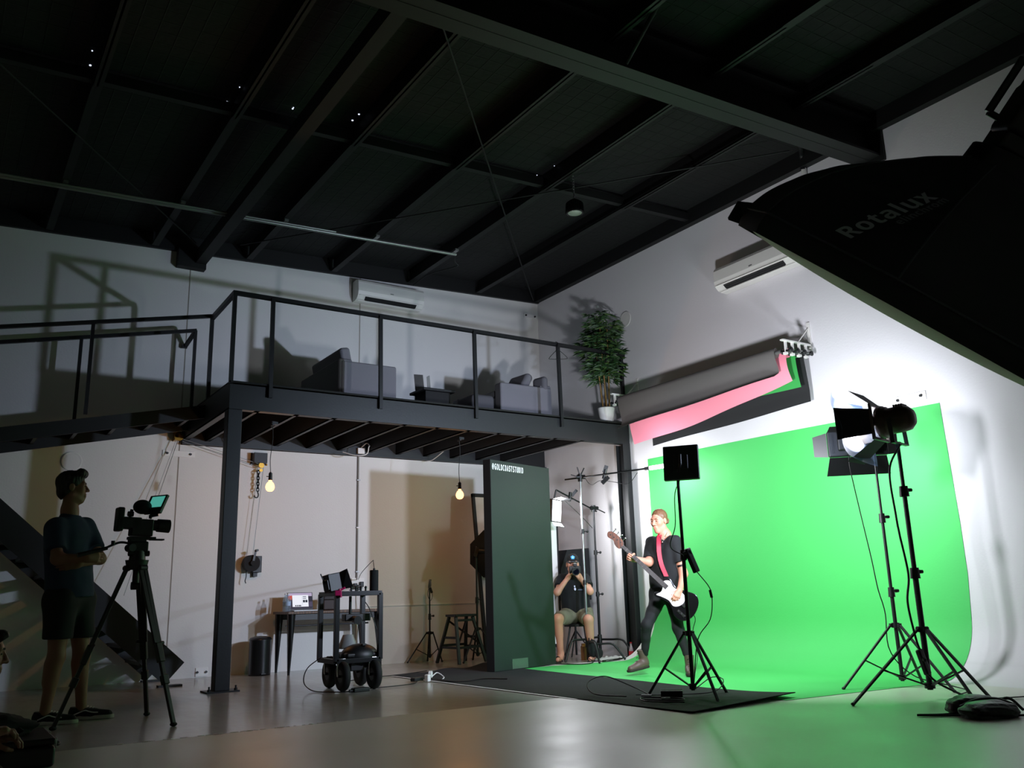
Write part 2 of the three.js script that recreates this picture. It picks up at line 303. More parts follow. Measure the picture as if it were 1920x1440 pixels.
{
  const t = thing('floor_mat', 'long black carpet runner with taped edges on the studio floor', 'mat', [-2.8, 0, 4]);
  const q = (u, v) => { const a = [-3.43, 1.82], b = [-1.95, 1.45], c = [-2.17, 6.3], d = [-3.36, 6.4]; const x = (a[0] + (b[0] - a[0]) * u) * (1 - v) + (d[0] + (c[0] - d[0]) * u) * v, z = (a[1] + (b[1] - a[1]) * u) * (1 - v) + (d[1] + (c[1] - d[1]) * u) * v; return [x, z]; };
  mesh('carpet', sheet((u, v) => { const [x, z] = q(u, v); const lift = 0.028 * Math.pow(v, 12) * (0.3 + u) + 0.02 * Math.pow(1 - v, 14) * (1 + Math.sin(u * 15)) * u; return V(x, 0.009 + lift + 0.003 * fbm(x * 4, z * 4, 1, 2), z); }, 24, 60, 0.007), M.carpet, t);
  mesh('edge_tape', sheet((u, v) => { const [x, z] = q(0, v * 0.72); return V(x - 0.035 + 0.045 * u, 0.006, z); }, 2, 30, 0.0015), M.white, t);
}
// ------------------------------------------------------------------ lamps
function standParts(t, base, feet, o) {
  const b = P(base), m = o.mat ?? M.black, y = (h) => V(b.x, h, b.z), r = o.r ?? 0.014;
  const secs = o.sections, n = secs.length;
  mesh('column', secs.map((s, i) => rod(y(s[0]), y(s[1]), r * (1 - 0.16 * i), r * (1 - 0.16 * i), 12)), o.colMat ?? m, t);
  for (let i = 1; i < n; i++) { const h = secs[i][0]; mesh('collar', [rod(y(h - 0.05), y(h + 0.03), r * 1.75, r * 1.5, 12), rod(y(h), y(h).add(V(0.035, 0, 0.02)), 0.007), rod(y(h).add(V(0.03, 0, 0.018)), y(h).add(V(0.055, 0, 0.03)), 0.016, 0.014, 8)], m, t); }
  const hub = o.hub, low = secs[0][0] + 0.03;
  mesh('hub', [rod(y(hub - 0.02), y(hub + 0.02), r * 2, r * 2, 12), ...feet.map((f) => { const d = P(f).sub(b).setY(0).normalize(); return bar(y(hub), y(hub).addScaledVector(d, 0.05), 0.03, 0.03); })], m, t);
  mesh('slider', rod(y(low - 0.02), y(low + 0.02), r * 1.8, r * 1.8, 12), m, t);
  for (const f of feet) {
    const p = P(f), d = p.clone().sub(b).setY(0).normalize(), top = y(hub).addScaledVector(d, 0.045);
    const mid = top.clone().lerp(p, 0.56);
    mesh('leg', [bar(top, p.clone().setY(0.012), 0.022, 0.016, [0, 1, 0], 0.003), ball(p.clone().setY(0.014), 0.016, 1, 0.8, 1, 8)], m, t);
    mesh('brace', bar(mid, y(low).addScaledVector(d, 0.02), 0.016, 0.01), m, t);
  }
}
{ // panel on the carpet, its dark back to us
  const b = [-2.765, 0, 5.803];
  const t = thing('light_stand', 'black tripod light stand standing on the black carpet runner', 'light stand', b);
  standParts(t, b, [[-2.86, 0.02, 5.385], [-2.33, 0.02, 5.74], [-2.85, 0.02, 6.15]], { sections: [[0.07, 1.12], [1.12, 1.76]], hub: 0.5, r: 0.016 });
  const n = V(0.8, -0.13, -0.6).normalize(), s = V(-n.z, 0, n.x).normalize(), u = s.clone().cross(n).normalize(); if (u.y < 0) u.negate();
  const c = V(-2.74, 1.86, 5.83), W = 0.146, put = (g) => g.applyMatrix4(frameM(c, s, u, s.clone().cross(u)));
  const zf = s.clone().cross(u).dot(n) > 0 ? 1 : -1;
  const p = thing('led_panel', 'square black LED panel seen from behind, facing the green backdrop', 'studio light', [-2.74, 1.7, 5.83]);
  mesh('housing', [put(box(2 * W, 2 * W, 0.045, 0, 0, 0, 0.008)), put(box(0.12, 0.12, 0.02, 0, 0, -zf * 0.03, 0.006))], S(0x2a2c2e, 0.45), p);
  for (const [i, j] of [[-1, -1], [1, 1], [-1, 1], [1, -1]]) mesh('rib', put(bar([i * 0.05, j * 0.05, -zf * 0.025], [i * 0.125, j * 0.125, -zf * 0.024], 0.008, 0.006, [0, 0, 1])), M.greySteel, p);
  mesh('yoke', [rod([-2.765, 1.74, 5.803], c.clone().addScaledVector(n, -0.06).add(V(0, -0.02, 0)), 0.012), put(rod([0, 0.06, -zf * 0.05], [0, -0.03, -zf * 0.05], 0.012))], M.black, p);
  mesh('diffuser', put(box(2 * W - 0.03, 2 * W - 0.03, 0.004, 0, 0, zf * 0.024)), glow(0xf4f6ff, 6), p);
  const l = new THREE.RectAreaLight(0xf2f5ff, LEVEL.keyPanel, 2 * W - 0.03, 2 * W - 0.03);
  light(l, p, c.clone().addScaledVector(n, 0.03), c.clone().addScaledVector(n, 1));
  l.position.copy(c.clone().addScaledVector(n, 0.03).sub(BASE.get(p))); l.lookAt(l.position.clone().add(BASE.get(p)).addScaledVector(n, 1));
  const ps = thing('power_supply', 'black power brick strapped high on the carpet light stand', 'power supply', [-2.7, 0.98, 5.86]);
  mesh('brick', bar([-2.745, 1.16, 5.825], [-2.695, 0.97, 5.87], 0.05, 0.04, [0, 0, 1], 0.008), M.black, ps);
  mesh('strap', rod([-2.765, 1.12, 5.803], [-2.72, 1.14, 5.84], 0.03, 0.03, 8), M.black, ps);
  const c1 = thing('cable', 'thin black cable hanging along the carpet light stand', 'cable', [-2.7, 0.03, 5.9]);
  mesh('wire', [tube([[-2.75, 1.72, 5.81], [-2.79, 1.6, 5.78], [-2.8, 1.35, 5.77], [-2.85, 1.18, 5.75], [-2.77, 1.1, 5.83]], 0.004), tube([[-2.695, 0.975, 5.87], [-2.63, 0.85, 5.93], [-2.62, 0.75, 5.94], [-2.64, 0.6, 5.92], [-2.72, 0.45, 5.85], [-2.74, 0.15, 5.8], [-2.6, 0.06, 5.65], [-2.45, 0.14, 5.7], [-2.4, 0.12, 5.78], [-2.6, 0.05, 5.85], [-2.85, 0.03, 5.6], [-3.05, 0.035, 5.45]], 0.004), rod([-2.63, 0.83, 5.935], [-2.622, 0.77, 5.94], 0.011)], M.cable, c1);
}
{ // the tungsten fresnel
  const b = [-1.603, 0, 7.068];
  const t = thing('light_stand', 'tall grey tripod stand carrying the round spotlight, weighted by a sandbag', 'light stand', b);
  standParts(t, b, [[-2.283, 0.02, 6.896], [-1.93, 0.02, 7.62], [-1.72, 0.02, 7.62]], { sections: [[0.07, 0.92], [0.92, 1.54], [1.54, 1.92]], hub: 0.5, r: 0.021, mat: M.greySteel });
  const d = V(-0.2, -0.02, -0.98).normalize(), s = V(-d.z, 0, d.x).normalize(), u = s.clone().cross(d).normalize(); if (u.y < 0) u.negate();
  const c = V(-1.615, 2.09, 7.06), w = (a, h, f) => c.clone().addScaledVector(s, a).addScaledVector(u, h).addScaledVector(d, f);
  const p = thing('fresnel_lamp', 'round black spotlight with open barn doors and a blue gel', 'studio light', [-1.615, 1.92, 7.06]);
  const br = S(0x4a382e, 0.45, { metalness: 0.3 });
  const body = at(lathe([[0.001, -0.17], [0.06, -0.165], [0.095, -0.13], [0.105, -0.06], [0.105, 0.03], [0.118, 0.035], [0.118, 0.06], [0.13, 0.062], [0.13, 0.1], [0.112, 0.1], [0.112, 0.07]], 32), 0, 0, 0).applyMatrix4(frameM(c, s, d, s.clone().cross(d)));
  mesh('housing', [body, ...[-0.02, 0, 0.02, 0.04].map((k) => bar(w(-0.05, 0.105, k - 0.08), w(0.05, 0.105, k - 0.08), 0.012, 0.02))], br, p);
  mesh('lens', at(lathe([[0.001, 0.085], [0.06, 0.083], [0.11, 0.075]], 24), 0, 0, 0).applyMatrix4(frameM(c, s, d, s.clone().cross(d))), glow(0xffe9d0, 5), p);
  mesh('yoke', [bar(w(-0.135, 0, -0.02), w(-0.135, -0.19, -0.03), 0.012, 0.03), bar(w(0.135, 0, -0.02), w(0.135, -0.19, -0.03), 0.012, 0.03), bar(w(-0.14, -0.19, -0.03), w(0.14, -0.19, -0.03), 0.03, 0.012), rod(w(0.13, 0, -0.02), w(0.17, 0, -0.02), 0.025, 0.02, 10), rod(w(0, -0.19, -0.03), [b[0], 1.9, b[2]], 0.018)], M.greySteel, p);
  mesh('door_ring', [bar(w(-0.14, 0.135, 0.11), w(0.14, 0.135, 0.11), 0.02, 0.02), bar(w(-0.14, -0.135, 0.11), w(0.14, -0.135, 0.11), 0.02, 0.02), bar(w(-0.135, -0.14, 0.11), w(-0.135, 0.14, 0.11), 0.02, 0.02), bar(w(0.135, -0.14, 0.11), w(0.135, 0.14, 0.11), 0.02, 0.02)], br, p);
  const door = (o, e, a, L, k) => { const dir = o.clone().multiplyScalar(Math.sin(a)).addScaledVector(d, Math.cos(a)), h = c.clone().addScaledVector(d, 0.115).addScaledVector(o, 0.138); return slab([h.clone().addScaledVector(e, -0.1), h.clone().addScaledVector(e, 0.1), h.clone().addScaledVector(e, k).addScaledVector(dir, L), h.clone().addScaledVector(e, -k).addScaledVector(dir, L)], 0.003); };
  const ns = s.clone().negate(), nu = u.clone().negate();
  mesh('barn_door', door(ns, u, 0.62, 0.27, 0.13), M.blackMatte, p); mesh('barn_door', door(s, u, 0.1, 0.27, 0.13), M.blackMatte, p);
  mesh('barn_door', door(u, s, 0.75, 0.2, 0.14), M.blackMatte, p); mesh('barn_door', door(nu, s, 0.6, 0.27, 0.15), M.blackMatte, p);
  const gel = PH(0x9fbcf0, 0.3, { transmission: 0.72, thickness: 0, ior: 1.3, side: THREE.DoubleSide });
  mesh('colour_gel', sheet((a, v) => w(-0.3 + 0.52 * a, 0.26 - 0.52 * v - 0.05 * a, 0.33 + 0.05 * Math.sin(a * 3.1) - 0.08 * v * v + 0.02 * Math.sin(v * 9 + a * 4)), 16, 16), gel, p);
  const l = new THREE.SpotLight(0xffe9d0, LEVEL.fresnel, 0, 0.71, 1, 2); l.shadow.radius = 4;
  light(l, p, w(0, 0, 0.125), w(0, 0, 3)); l.shadow.camera.near = 0.05;
  const cb = thing('cable', 'thick black power cable dropping from the round spotlight', 'cable', [-1.7, 0.02, 7.1]);
  mesh('wire', tube([w(-0.05, -0.2, -0.05), [-1.68, 1.7, 7.02], [-1.69, 1.35, 7.03], [-1.69, 1.2, 7.04], [-1.66, 0.9, 7.05], [-1.7, 0.7, 7.04], [-1.69, 0.45, 7.06], [-1.68, 0.34, 7.08]], 0.008), M.cable, cb);
  mesh('wire', tube([[-1.66, 0.19, 7.1], [-1.63, 0.12, 7.16], [-1.7, 0.03, 7.45], [-1.9, 0.014, 7.62], [-2.3, 0.012, 7.62], [-2.48, 0.012, 7.5], [-2.3, 0.012, 7.7], [-2.05, 0.012, 7.95], [-1.6, 0.012, 8.15], [-1.2, 0.012, 8.2]], 0.008, 6, 60), M.cable, cb);
  const sw = thing('inline_dimmer', 'black inline dimmer box hanging on the spotlight cable', 'dimmer', [-1.67, 0.19, 7.09]);
  mesh('case', bar([-1.685, 0.36, 7.07], [-1.655, 0.18, 7.1], 0.055, 0.04, [0, 0, 1], 0.012), M.black, sw);
  mesh('knob', rod([-1.69, 0.29, 7.1], [-1.7, 0.285, 7.12], 0.012), M.greySteel, sw);
}
{ // LED panel with barn doors, close to the wall
  const b = [-1.04, 0, 6.47];
  const t = thing('light_stand', 'slim dark tripod stand nearest the right wall under the barn-door panel', 'light stand', b);
  standParts(t, b, [[-1.477, 0.02, 6.218], [-1.106, 0.02, 6.95], [-0.6, 0.02, 6.36]], { sections: [[0.055, 0.78], [0.78, 1.4], [1.4, 1.9]], hub: 0.5, r: 0.016, mat: M.greySteel });
  const n = V(0.7, -0.02, -0.71).normalize(), s = V(-n.z, 0, n.x).normalize(), u = s.clone().cross(n).normalize(); if (u.y < 0) u.negate();
  const c = V(-1.09, 2.06, 6.35), w = (a, h, f) => c.clone().addScaledVector(s, a).addScaledVector(u, h).addScaledVector(n, f);
  const fr = (g) => g.applyMatrix4(frameM(c, s, u, s.clone().cross(u))), zf = s.clone().cross(u).dot(n) > 0 ? 1 : -1;
  const p = thing('led_panel', 'grey LED panel with barn doors and a small green light', 'studio light', [-1.03, 1.9, 6.42]);
  const gm = S(0x1d1f21, 0.45);
  mesh('housing', [fr(box(0.5, 0.23, 0.05, 0, 0, 0, 0.012)), fr(box(0.34, 0.13, 0.05, 0, 0, -zf * 0.04, 0.015))], gm, p);
  for (const a of [-0.215, -0.2, 0.2, 0.215]) mesh('vent', fr(box(0.006, 0.17, 0.006, a, 0, -zf * 0.027)), M.black, p);
  mesh('status_light', fr(rod([-0.09, 0.02, -zf * 0.064], [-0.09, 0.02, -zf * 0.068], 0.006)), glow(0x20ffa0, 3), p);
  const door = (o, e, a, h0, L, k0, k1) => { const dir = o.clone().multiplyScalar(Math.sin(a)).addScaledVector(n, Math.cos(a)), h = c.clone().addScaledVector(n, 0.025).addScaledVector(o, h0); return slab([h.clone().addScaledVector(e, -k0), h.clone().addScaledVector(e, k0), h.clone().addScaledVector(e, k1).addScaledVector(dir, L), h.clone().addScaledVector(e, -k1).addScaledVector(dir, L)], 0.003); };
  const ns = s.clone().negate(), nu = u.clone().negate();
  mesh('barn_door', door(ns, u, 1.0, 0.25, 0.13, 0.11, 0.09), gm, p); mesh('barn_door', door(s, u, 1.0, 0.25, 0.13, 0.11, 0.09), M.black, p);
  mesh('barn_door', door(nu, s, 1.15, 0.115, 0.17, 0.24, 0.27), M.black, p); mesh('barn_door', door(u, s, 0.7, 0.115, 0.1, 0.24, 0.2), M.black, p);
  mesh('diffuser', fr(box(0.46, 0.19, 0.004, 0, 0, zf * 0.027)), glow(0xf2f6ff, 6), p);
  mesh('yoke', [rod([b[0], 1.88, b[2]], [b[0], 1.97, b[2]], 0.014), bar(w(-0.1, -0.08, -0.07), w(0.1, -0.08, -0.07), 0.02, 0.03)], M.black, p);
  const l = new THREE.RectAreaLight(0xeef3ff, LEVEL.barnPanel, 0.46, 0.19);
  light(l, p, w(0, 0, 0.034)); l.lookAt(w(0, 0, 2)); 
  const cb = thing('cable', 'thin grey lead looping down behind the barn-door panel', 'cable', [-1.2, 0.02, 6.3]);
  mesh('wire', tube([w(-0.08, -0.06, -0.06), w(-0.1, -0.2, -0.08), [-1.14, 1.55, 6.32], [-1.12, 1.3, 6.34], [-1.1, 1.05, 6.36], [-1.09, 0.8, 6.38], [-1.06, 0.6, 6.4], [-1.09, 0.3, 6.42], [-1.0, 0.1, 6.55], [-0.9, 0.03, 6.8], [-1.0, 0.012, 7.0], [-1.3, 0.012, 7.1], [-1.5, 0.012, 7.25], [-1.3, 0.012, 7.4], [-1.05, 0.012, 7.5]], 0.005, 6, 70), M.cable, cb);
  mesh('plug', [rod([-1.05, 0.02, 7.5], [-0.97, 0.02, 7.52], 0.022, 0.018, 10), rod([-0.97, 0.02, 7.52], [-0.93, 0.02, 7.53], 0.01)], M.black, cb);
  mesh('wire', tube([[-0.93, 0.012, 7.53], [-0.75, 0.01, 7.6], [-0.62, 0.01, 7.72], [-0.72, 0.01, 7.85], [-0.95, 0.01, 7.9], [-1.3, 0.012, 7.95]], 0.004, 6, 40), M.cable, cb);
}
function cStand(t, b, feet, top, mat) {
  const B = P(b), y = (h) => V(B.x, h, B.z);
  mesh('column', [rod(y(0.2), y(top * 0.42), 0.018, 0.018, 12), rod(y(top * 0.42), y(top * 0.7), 0.015, 0.015, 12), rod(y(top * 0.7), y(top), 0.0125, 0.0125, 12)], mat, t);
  for (const k of [0.42, 0.7]) mesh('collar', [rod(y(top * k - 0.03), y(top * k + 0.03), 0.026, 0.024, 12), rod(y(top * k), y(top * k).add(V(0.05, 0, 0.03)), 0.008), ball(y(top * k).add(V(0.055, 0, 0.033)), 0.018, 1, 1, 1, 8)], M.black, t);
  mesh('hub', [rod(y(0.17), y(0.3), 0.032, 0.028, 12), rod(y(0.02), y(0.18), 0.02, 0.02, 10)], M.black, t);
  feet.forEach((f, i) => { const p = P(f), d = p.clone().sub(B).setY(0), L = d.length(); d.normalize(); const h = 0.27 - i * 0.03;
    mesh('leg', tube([y(h), y(h).addScaledVector(d, L * 0.35), y(h).addScaledVector(d, L * 0.62), y(h * 0.8).addScaledVector(d, L * 0.76), p.clone().setY(0.015)], 0.0135, 8, 24), M.black, t); });
}
{
  const b = [-0.76, 0, 1.9];
  const t = thing('boom_stand', 'nearer chrome C-stand with a boom arm reaching right', 'light stand', b);
  cStand(t, b, [[-1.16, 0, 1.95], [-0.98, 0, 2.4], [-0.42, 0, 2.22]], 2.32, S(0x8a8c8e, 0.3, { metalness: 0.85 }));
  mesh('grip_head', [rod([-0.76, 2.28, 1.9], [-0.76, 2.38, 1.9], 0.03, 0.03, 12), rod([-0.8, 2.34, 1.88], [-0.7, 2.34, 1.93], 0.028, 0.028, 12), rod([-0.8, 2.34, 1.9], [-0.88, 2.37, 1.86], 0.006), rod([-0.76, 2.36, 1.9], [-0.8, 2.47, 1.9], 0.008), rod([-0.75, 2.36, 1.9], [-0.7, 2.46, 1.92], 0.008)], M.blackMetal, t);
  mesh('boom_arm', rod([-0.83, 2.33, 1.66], [-0.45, 2.34, 2.86], 0.011), M.blackMetal, t);
  mesh('clamp', [rod([-0.64, 2.28, 2.24], [-0.61, 2.4, 2.26], 0.022, 0.022, 10), bar([-0.66, 2.22, 2.23], [-0.6, 2.3, 2.3], 0.03, 0.05), bar([-0.63, 2.36, 2.25], [-0.6, 2.45, 2.27], 0.02, 0.05)], M.black, t);
  mesh('drooping_wire', tube([[-0.74, 2.34, 1.96], [-0.7, 2.22, 2.05], [-0.66, 2.26, 2.2], [-0.6, 2.22, 2.4], [-0.53, 2.18, 2.6], [-0.5, 2.3, 2.75]], 0.004), M.cable, t);
  const p = thing('tube_lamp', 'short glowing tube lamp at the tip of the boom arm', 'studio light', [-0.4, 2.3, 2.98]);
  mesh('holder', rod([-0.45, 2.34, 2.84], [-0.43, 2.34, 2.92], 0.02), M.black, p);
  mesh('tube', rod([-0.43, 2.34, 2.91], [-0.36, 2.345, 3.14], 0.026, 0.026, 14), glow(0xf4f6ff, 8), p);
  mesh('end_cap', rod([-0.36, 2.345, 3.14], [-0.355, 2.345, 3.155], 0.027), M.black, p);
  const l = new THREE.PointLight(0xf2f5ff, LEVEL.tube * 2.0, 0, 2); l.shadow.radius = 3;
  light(l, p, [-0.43, 2.3, 3.03]);
  const wb = thing('hanging_weight', 'small dark sandbag slung low on the chrome C-stand', 'sandbag', [-0.75, 0.05, 2.0]);
  mesh('bag', [ball([-0.76, 0.16, 2.0], 0.1, 0.75, 1.1, 0.45, 14), ball([-0.7, 0.1, 2.04], 0.08, 0.8, 0.8, 0.5, 12)], M.blackCloth, wb); mesh('strap', tube([[-0.8, 0.22, 2.0], [-0.77, 0.29, 1.95], [-0.72, 0.22, 2.02]], 0.008), M.blackCloth, wb);
}
{
  const b = [-0.32, 0, 1.6];
  const t = thing('boom_stand', 'farther dark C-stand with a short arm holding the lit panel', 'light stand', b);
  cStand(t, b, [[-0.68, 0, 1.72], [-0.12, 0, 2.05], [-0.1, 0, 1.25]], 1.96, M.blackMetal);
  mesh('grip_head', [rod([-0.32, 1.92, 1.6], [-0.32, 2.01, 1.6], 0.03, 0.03, 12), rod([-0.37, 1.97, 1.6], [-0.26, 1.97, 1.62], 0.026, 0.026, 12), rod([-0.3, 1.97, 1.62], [-0.2, 1.9, 1.7], 0.008)], M.blackMetal, t);
  mesh('boom_arm', rod([-0.25, 1.93, 1.58], [-0.97, 2.19, 1.64], 0.01), M.blackMetal, t);
  mesh('clamp', [rod([-0.74, 2.05, 1.62], [-0.72, 2.17, 1.62], 0.022), bar([-0.7, 2.12, 1.62], [-0.64, 2.2, 1.66], 0.03, 0.04)], M.black, t);
  mesh('drooping_wire', tube([[-0.9, 2.1, 1.62], [-0.7, 1.98, 1.6], [-0.45, 1.8, 1.58], [-0.33, 1.7, 1.57]], 0.004), M.cable, t);
  const n = V(0.5, -0.08, 0.86).normalize(), s = V(n.z, 0, -n.x).normalize(), u = n.clone().cross(s).normalize(); if (u.y < 0) u.negate();
  const c = V(-0.98, 1.91, 1.64), W = 0.15, w = (a, h, f) => c.clone().addScaledVector(s, a).addScaledVector(u, h).addScaledVector(n, f), fr = (g) => g.applyMatrix4(frameM(c, s, u, s.clone().cross(u)));
  const p = thing('led_panel', 'brightly lit LED panel peeking out behind the dark green flat', 'studio light', [-0.98, 1.72, 1.64]);
  mesh('housing', fr(box(2 * W, 2 * W, 0.05, 0, 0, -0.02, 0.008)), M.blackMetal, p);
  mesh('diffuser', fr(box(2 * W - 0.03, 2 * W - 0.03, 0.004, 0, 0, 0.008)), glow(0xffffff, 7), p);
  mesh('barn_door', slab([w(-W, W, 0.01), w(W, W, 0.01), w(W * 1.5, W + 0.02, 0.16), w(-W * 1.5, W + 0.02, 0.16)], 0.003), M.black, p);
  mesh('barn_door', slab([w(-W, -W, 0.01), w(W, -W, 0.01), w(W * 1.1, -W - 0.05, 0.05), w(-W * 1.1, -W - 0.05, 0.05)], 0.003), M.white, p);
  mesh('bracket', rod([-0.97, 2.19, 1.64], w(0, 0.1, -0.05), 0.012), M.black, p);
  const l = new THREE.RectAreaLight(0xf6f8ff, LEVEL.boomPanel, 2 * W - 0.03, 2 * W - 0.03);
  light(l, p, w(0, 0, 0.014)); l.lookAt(w(0, 0, 2));
}
// pendant bulbs under the loft
for (const [x, z, lab] of [[-4.803, 1.526, 'glowing amber bulb on a black cord beside the steel post'], [-2.397, 1.546, 'glowing amber bulb hanging just left of the dark green flat']]) {
  const t = thing('pendant_bulb', lab, 'pendant lamp', [x, 2.03, z]);
  mesh('cord', tube([[x, 2.8, z], [x + 0.012, 2.62, z], [x - 0.008, 2.4, z], [x, 2.23, z]], 0.004), M.cable, t);
  mesh('clamp', [box(0.07, 0.03, 0.07, x + 0.02, 2.795, z), box(0.02, 0.04, 0.08, x, 2.785, z)], M.black, t);
  mesh('socket', [rod([x, 2.23, z], [x, 2.15, z], 0.02, 0.022, 14), rod([x, 2.24, z], [x, 2.225, z], 0.012), rod([x - 0.02, 2.19, z], [x - 0.045, 2.19, z], 0.005)], M.blackMetal, t);
  mesh('bulb', at(lathe([[0.016, 0.085], [0.019, 0.06], [0.035, 0.045], [0.047, 0.02], [0.05, -0.005], [0.043, -0.03], [0.026, -0.047], [0.001, -0.052]], 24), x, 2.075, z), glow(0xffb070, 4), t);
  const l = new THREE.PointLight(0xffb066, LEVEL.bulb, 0, 2); l.shadow.radius = 2; light(l, t, [x, 2.075, z]);
}
{ // high-bay lamp, off
  const x = -2.21, z = 3.9, t = thing('high_bay_lamp', 'unlit ribbed round lamp hanging on a chain from the dark roof', 'ceiling lamp', [x, 4.98, z]);
  mesh('body', at(lathe([[0.001, 0.17], [0.03, 0.17], [0.06, 0.15], [0.085, 0.13], [0.095, 0.03], [0.095, 0.0], [0.08, 0.0]], 28), x, 4.99, z), M.blackMetal, t);
  const fins = []; for (let i = 0; i < 28; i++) { const a = i / 28 * 6.2832; fins.push(bar([x + Math.cos(a) * 0.098, 5.0, z + Math.sin(a) * 0.098], [x + Math.cos(a) * 0.09, 5.11, z + Math.sin(a) * 0.09], 0.004, 0.016, [Math.cos(a), 0, Math.sin(a)])); }
  mesh('cooling_fins', fins, M.blackMetal, t);
  mesh('lens', at(lathe([[0.001, -0.006], [0.05, -0.003], [0.08, 0.003]], 20), x, 4.99, z), S(0xb8c4b8, 0.25, { metalness: 0.6 }), t);
  const links = []; for (let i = 0; i < 9; i++) { const g = new THREE.TorusGeometry(0.012, 0.003, 5, 10); g.scale(1, 1.7, 1); links.push(at(g, x, 5.175 + i * 0.032, z, i % 2 ? 1.57 : 0)); }
  mesh('chain', links, M.galv, t);
  mesh('hook', rod([x, 5.45, z], [x, 5.58, z], 0.004), M.galv, t);
}
{ // big softbox near the camera, off
  const c = V(-4.952, 1.854, 9.347), R3 = (x, y, z) => V(0.83732 * x + 0.10654 * y + 0.53622 * z, -0.02762 * x - 0.97133 * y + 0.23611 * z, 0.54601 * x - 0.21251 * y - 0.81038 * z);
  const n = V(-0.164, -0.757, -0.655).normalize(), ta = V(-0.809, 0.476, -0.343).normalize(), tb = n.clone().cross(ta).normalize(); const toCam = R3(0, 0, -1); if (tb.dot(toCam) < 0) tb.negate();
  const prof = [[0, 0.7], [0.07, 0.675], [0.137, 0.632], [0.21, 0.57], [0.29, 0.48], [0.36, 0.37], [0.435, 0.252], [0.505, 0.11]], rs = (s) => { for (let i = 0; i < prof.length - 1; i++) if (s <= prof[i + 1][0]) { const k = (s - prof[i][0]) / (prof[i + 1][0] - prof[i][0]); return prof[i][1] + k * (prof[i + 1][1] - prof[i][1]); } return 0.1; };
  const A0 = 0.334, st = Math.PI / 4;
  const pt = (r, th, s) => c.clone().addScaledVector(ta, r * Math.cos(th)).addScaledVector(tb, r * Math.sin(th)).addScaledVector(n, -s);
  const oct = (th) => { let q = ((th - A0) % st + st) % st; return Math.cos(st / 2) / Math.cos(q - st / 2); };
  const t = thing('softbox', 'huge black octagonal softbox looming at the upper right', 'softbox', [-4.98, 1.2, 9.46]);
  const cloth = S(0x15171b, 0.7, { bumpMap: tWeave, bumpScale: 0.0006 });
  for (let i = 0; i < 8; i++) { const th0 = A0 + i * st; mesh('panel', sheet((a, v) => { const s = v * 0.505, th = th0 + a * st; return pt(rs(s) * oct(th) * (1 - 0.03 * Math.sin(Math.PI * a) * Math.sin(Math.PI * v)), th, s); }, 6, 24, 0.004), cloth, t); }
  mesh('front_lip', sheet((a, v) => { const th = A0 + a * 6.28319; return pt(0.702 * oct(th) + 0.008 * Math.sin(v * 3), th, -0.075 * v); }, 64, 3, 0.004), cloth, t);
  const seamM = S(0x3a3d42, 0.75);
  for (let i = 0; i < 8; i++) { const th = A0 + i * st, q = []; for (let k = 0; k <= 12; k++) q.push(pt(rs(k / 12 * 0.505) + 0.006, th, k / 12 * 0.505)); mesh('rib_seam', tube(q, 0.0035, 5), seamM, t); }
  { const q = []; for (let k = 0; k < 64; k++) { const th = A0 + k / 64 * 6.28319; q.push(pt(0.705 * oct(th), th, 0.0)); } mesh('rim_seam', tube(q, 0.004, 5, 128, true), seamM, t); }
  mesh('corner_tab', slab([pt(0.69, A0 - st - 0.12, -0.06), pt(0.75, A0 - st, -0.075), pt(0.75, A0 - st, 0.0), pt(0.67, A0 - st, 0.03)], 0.012), cloth, t);
  mesh('diffuser', sheet((a, v) => { const th = a * 6.28319; return pt(0.695 * v * oct(th), th, -0.055 - 0.045 * (1 - v * v) ** 0.6); }, 48, 10, 0.002), S(0xc9cdb8, 0.9), t);
  mesh('speed_ring', rod(pt(0, 0, 0.49), pt(0, 0, 0.56), 0.125, 0.12, 24), M.blackMetal, t);
  const letters = (str, size, s0, th0, wide) => { const g = new TextGeometry(str, { font, size, depth: 0.001, curveSegments: 5 }); g.computeBoundingBox(); g.scale(wide / g.boundingBox.max.x, 1, 1); const p = g.attributes.position; for (let i = 0; i < p.count; i++) { const s = s0 + p.getX(i), r = rs(s), th = th0 + p.getX(i) * 0.79 - p.getY(i) / r; const w = pt(r * oct(th) + 0.0035 + p.getZ(i), th, s); p.setXYZ(i, w.x, w.y, w.z); } g.computeVertexNormals(); return g; };
  const ink = S(0xa0a4aa, 0.7);
  mesh('lettering', letters('Rotalux', 0.07, 0.04, 0.8, 0.245), ink, t); mesh('lettering', letters('elinchrom', 0.03, 0.15, 0.955, 0.14), S(0x6a6d72, 0.7), t);
  const f = thing('strobe_head', 'black studio strobe behind the big softbox', 'studio flash', pt(0, 0, 0.75));
  mesh('body', [bar(pt(0, 0, 0.56), pt(0, 0, 0.86), 0.15, 0.17, tb, 0.02), bar(pt(0.02, Math.PI / 2, 0.62), pt(0.02, Math.PI / 2, 0.8), 0.18, 0.16, tb, 0.02), bar(pt(0, 0, 0.86), pt(0, 0, 0.9), 0.12, 0.14, tb, 0.01)], M.black, f);
  mesh('handle', [rod(pt(0.1, 0, 0.66), pt(0.14, 0, 0.66), 0.012), rod(pt(0.14, 0, 0.66), pt(0.14, 0, 0.86), 0.014), rod(pt(0.14, 0, 0.86), pt(0.08, 0, 0.86), 0.012)], M.black, f);
  const h = pt(0, 0, 0.72), sx = h.x + 0.42, sz = h.z + 0.3;
  const sd = thing('light_stand', 'black stand out at the right holding the big softbox', 'light stand', [sx, 0, sz]);
  standParts(sd, [sx, 0, sz], [[sx - 0.2, 0.02, sz + 0.5], [sx + 0.5, 0.02, sz + 0.1], [sx + 0.1, 0.02, sz - 0.45]], { sections: [[0.08, 1.2], [1.2, h.y]], hub: 0.6, r: 0.018 });
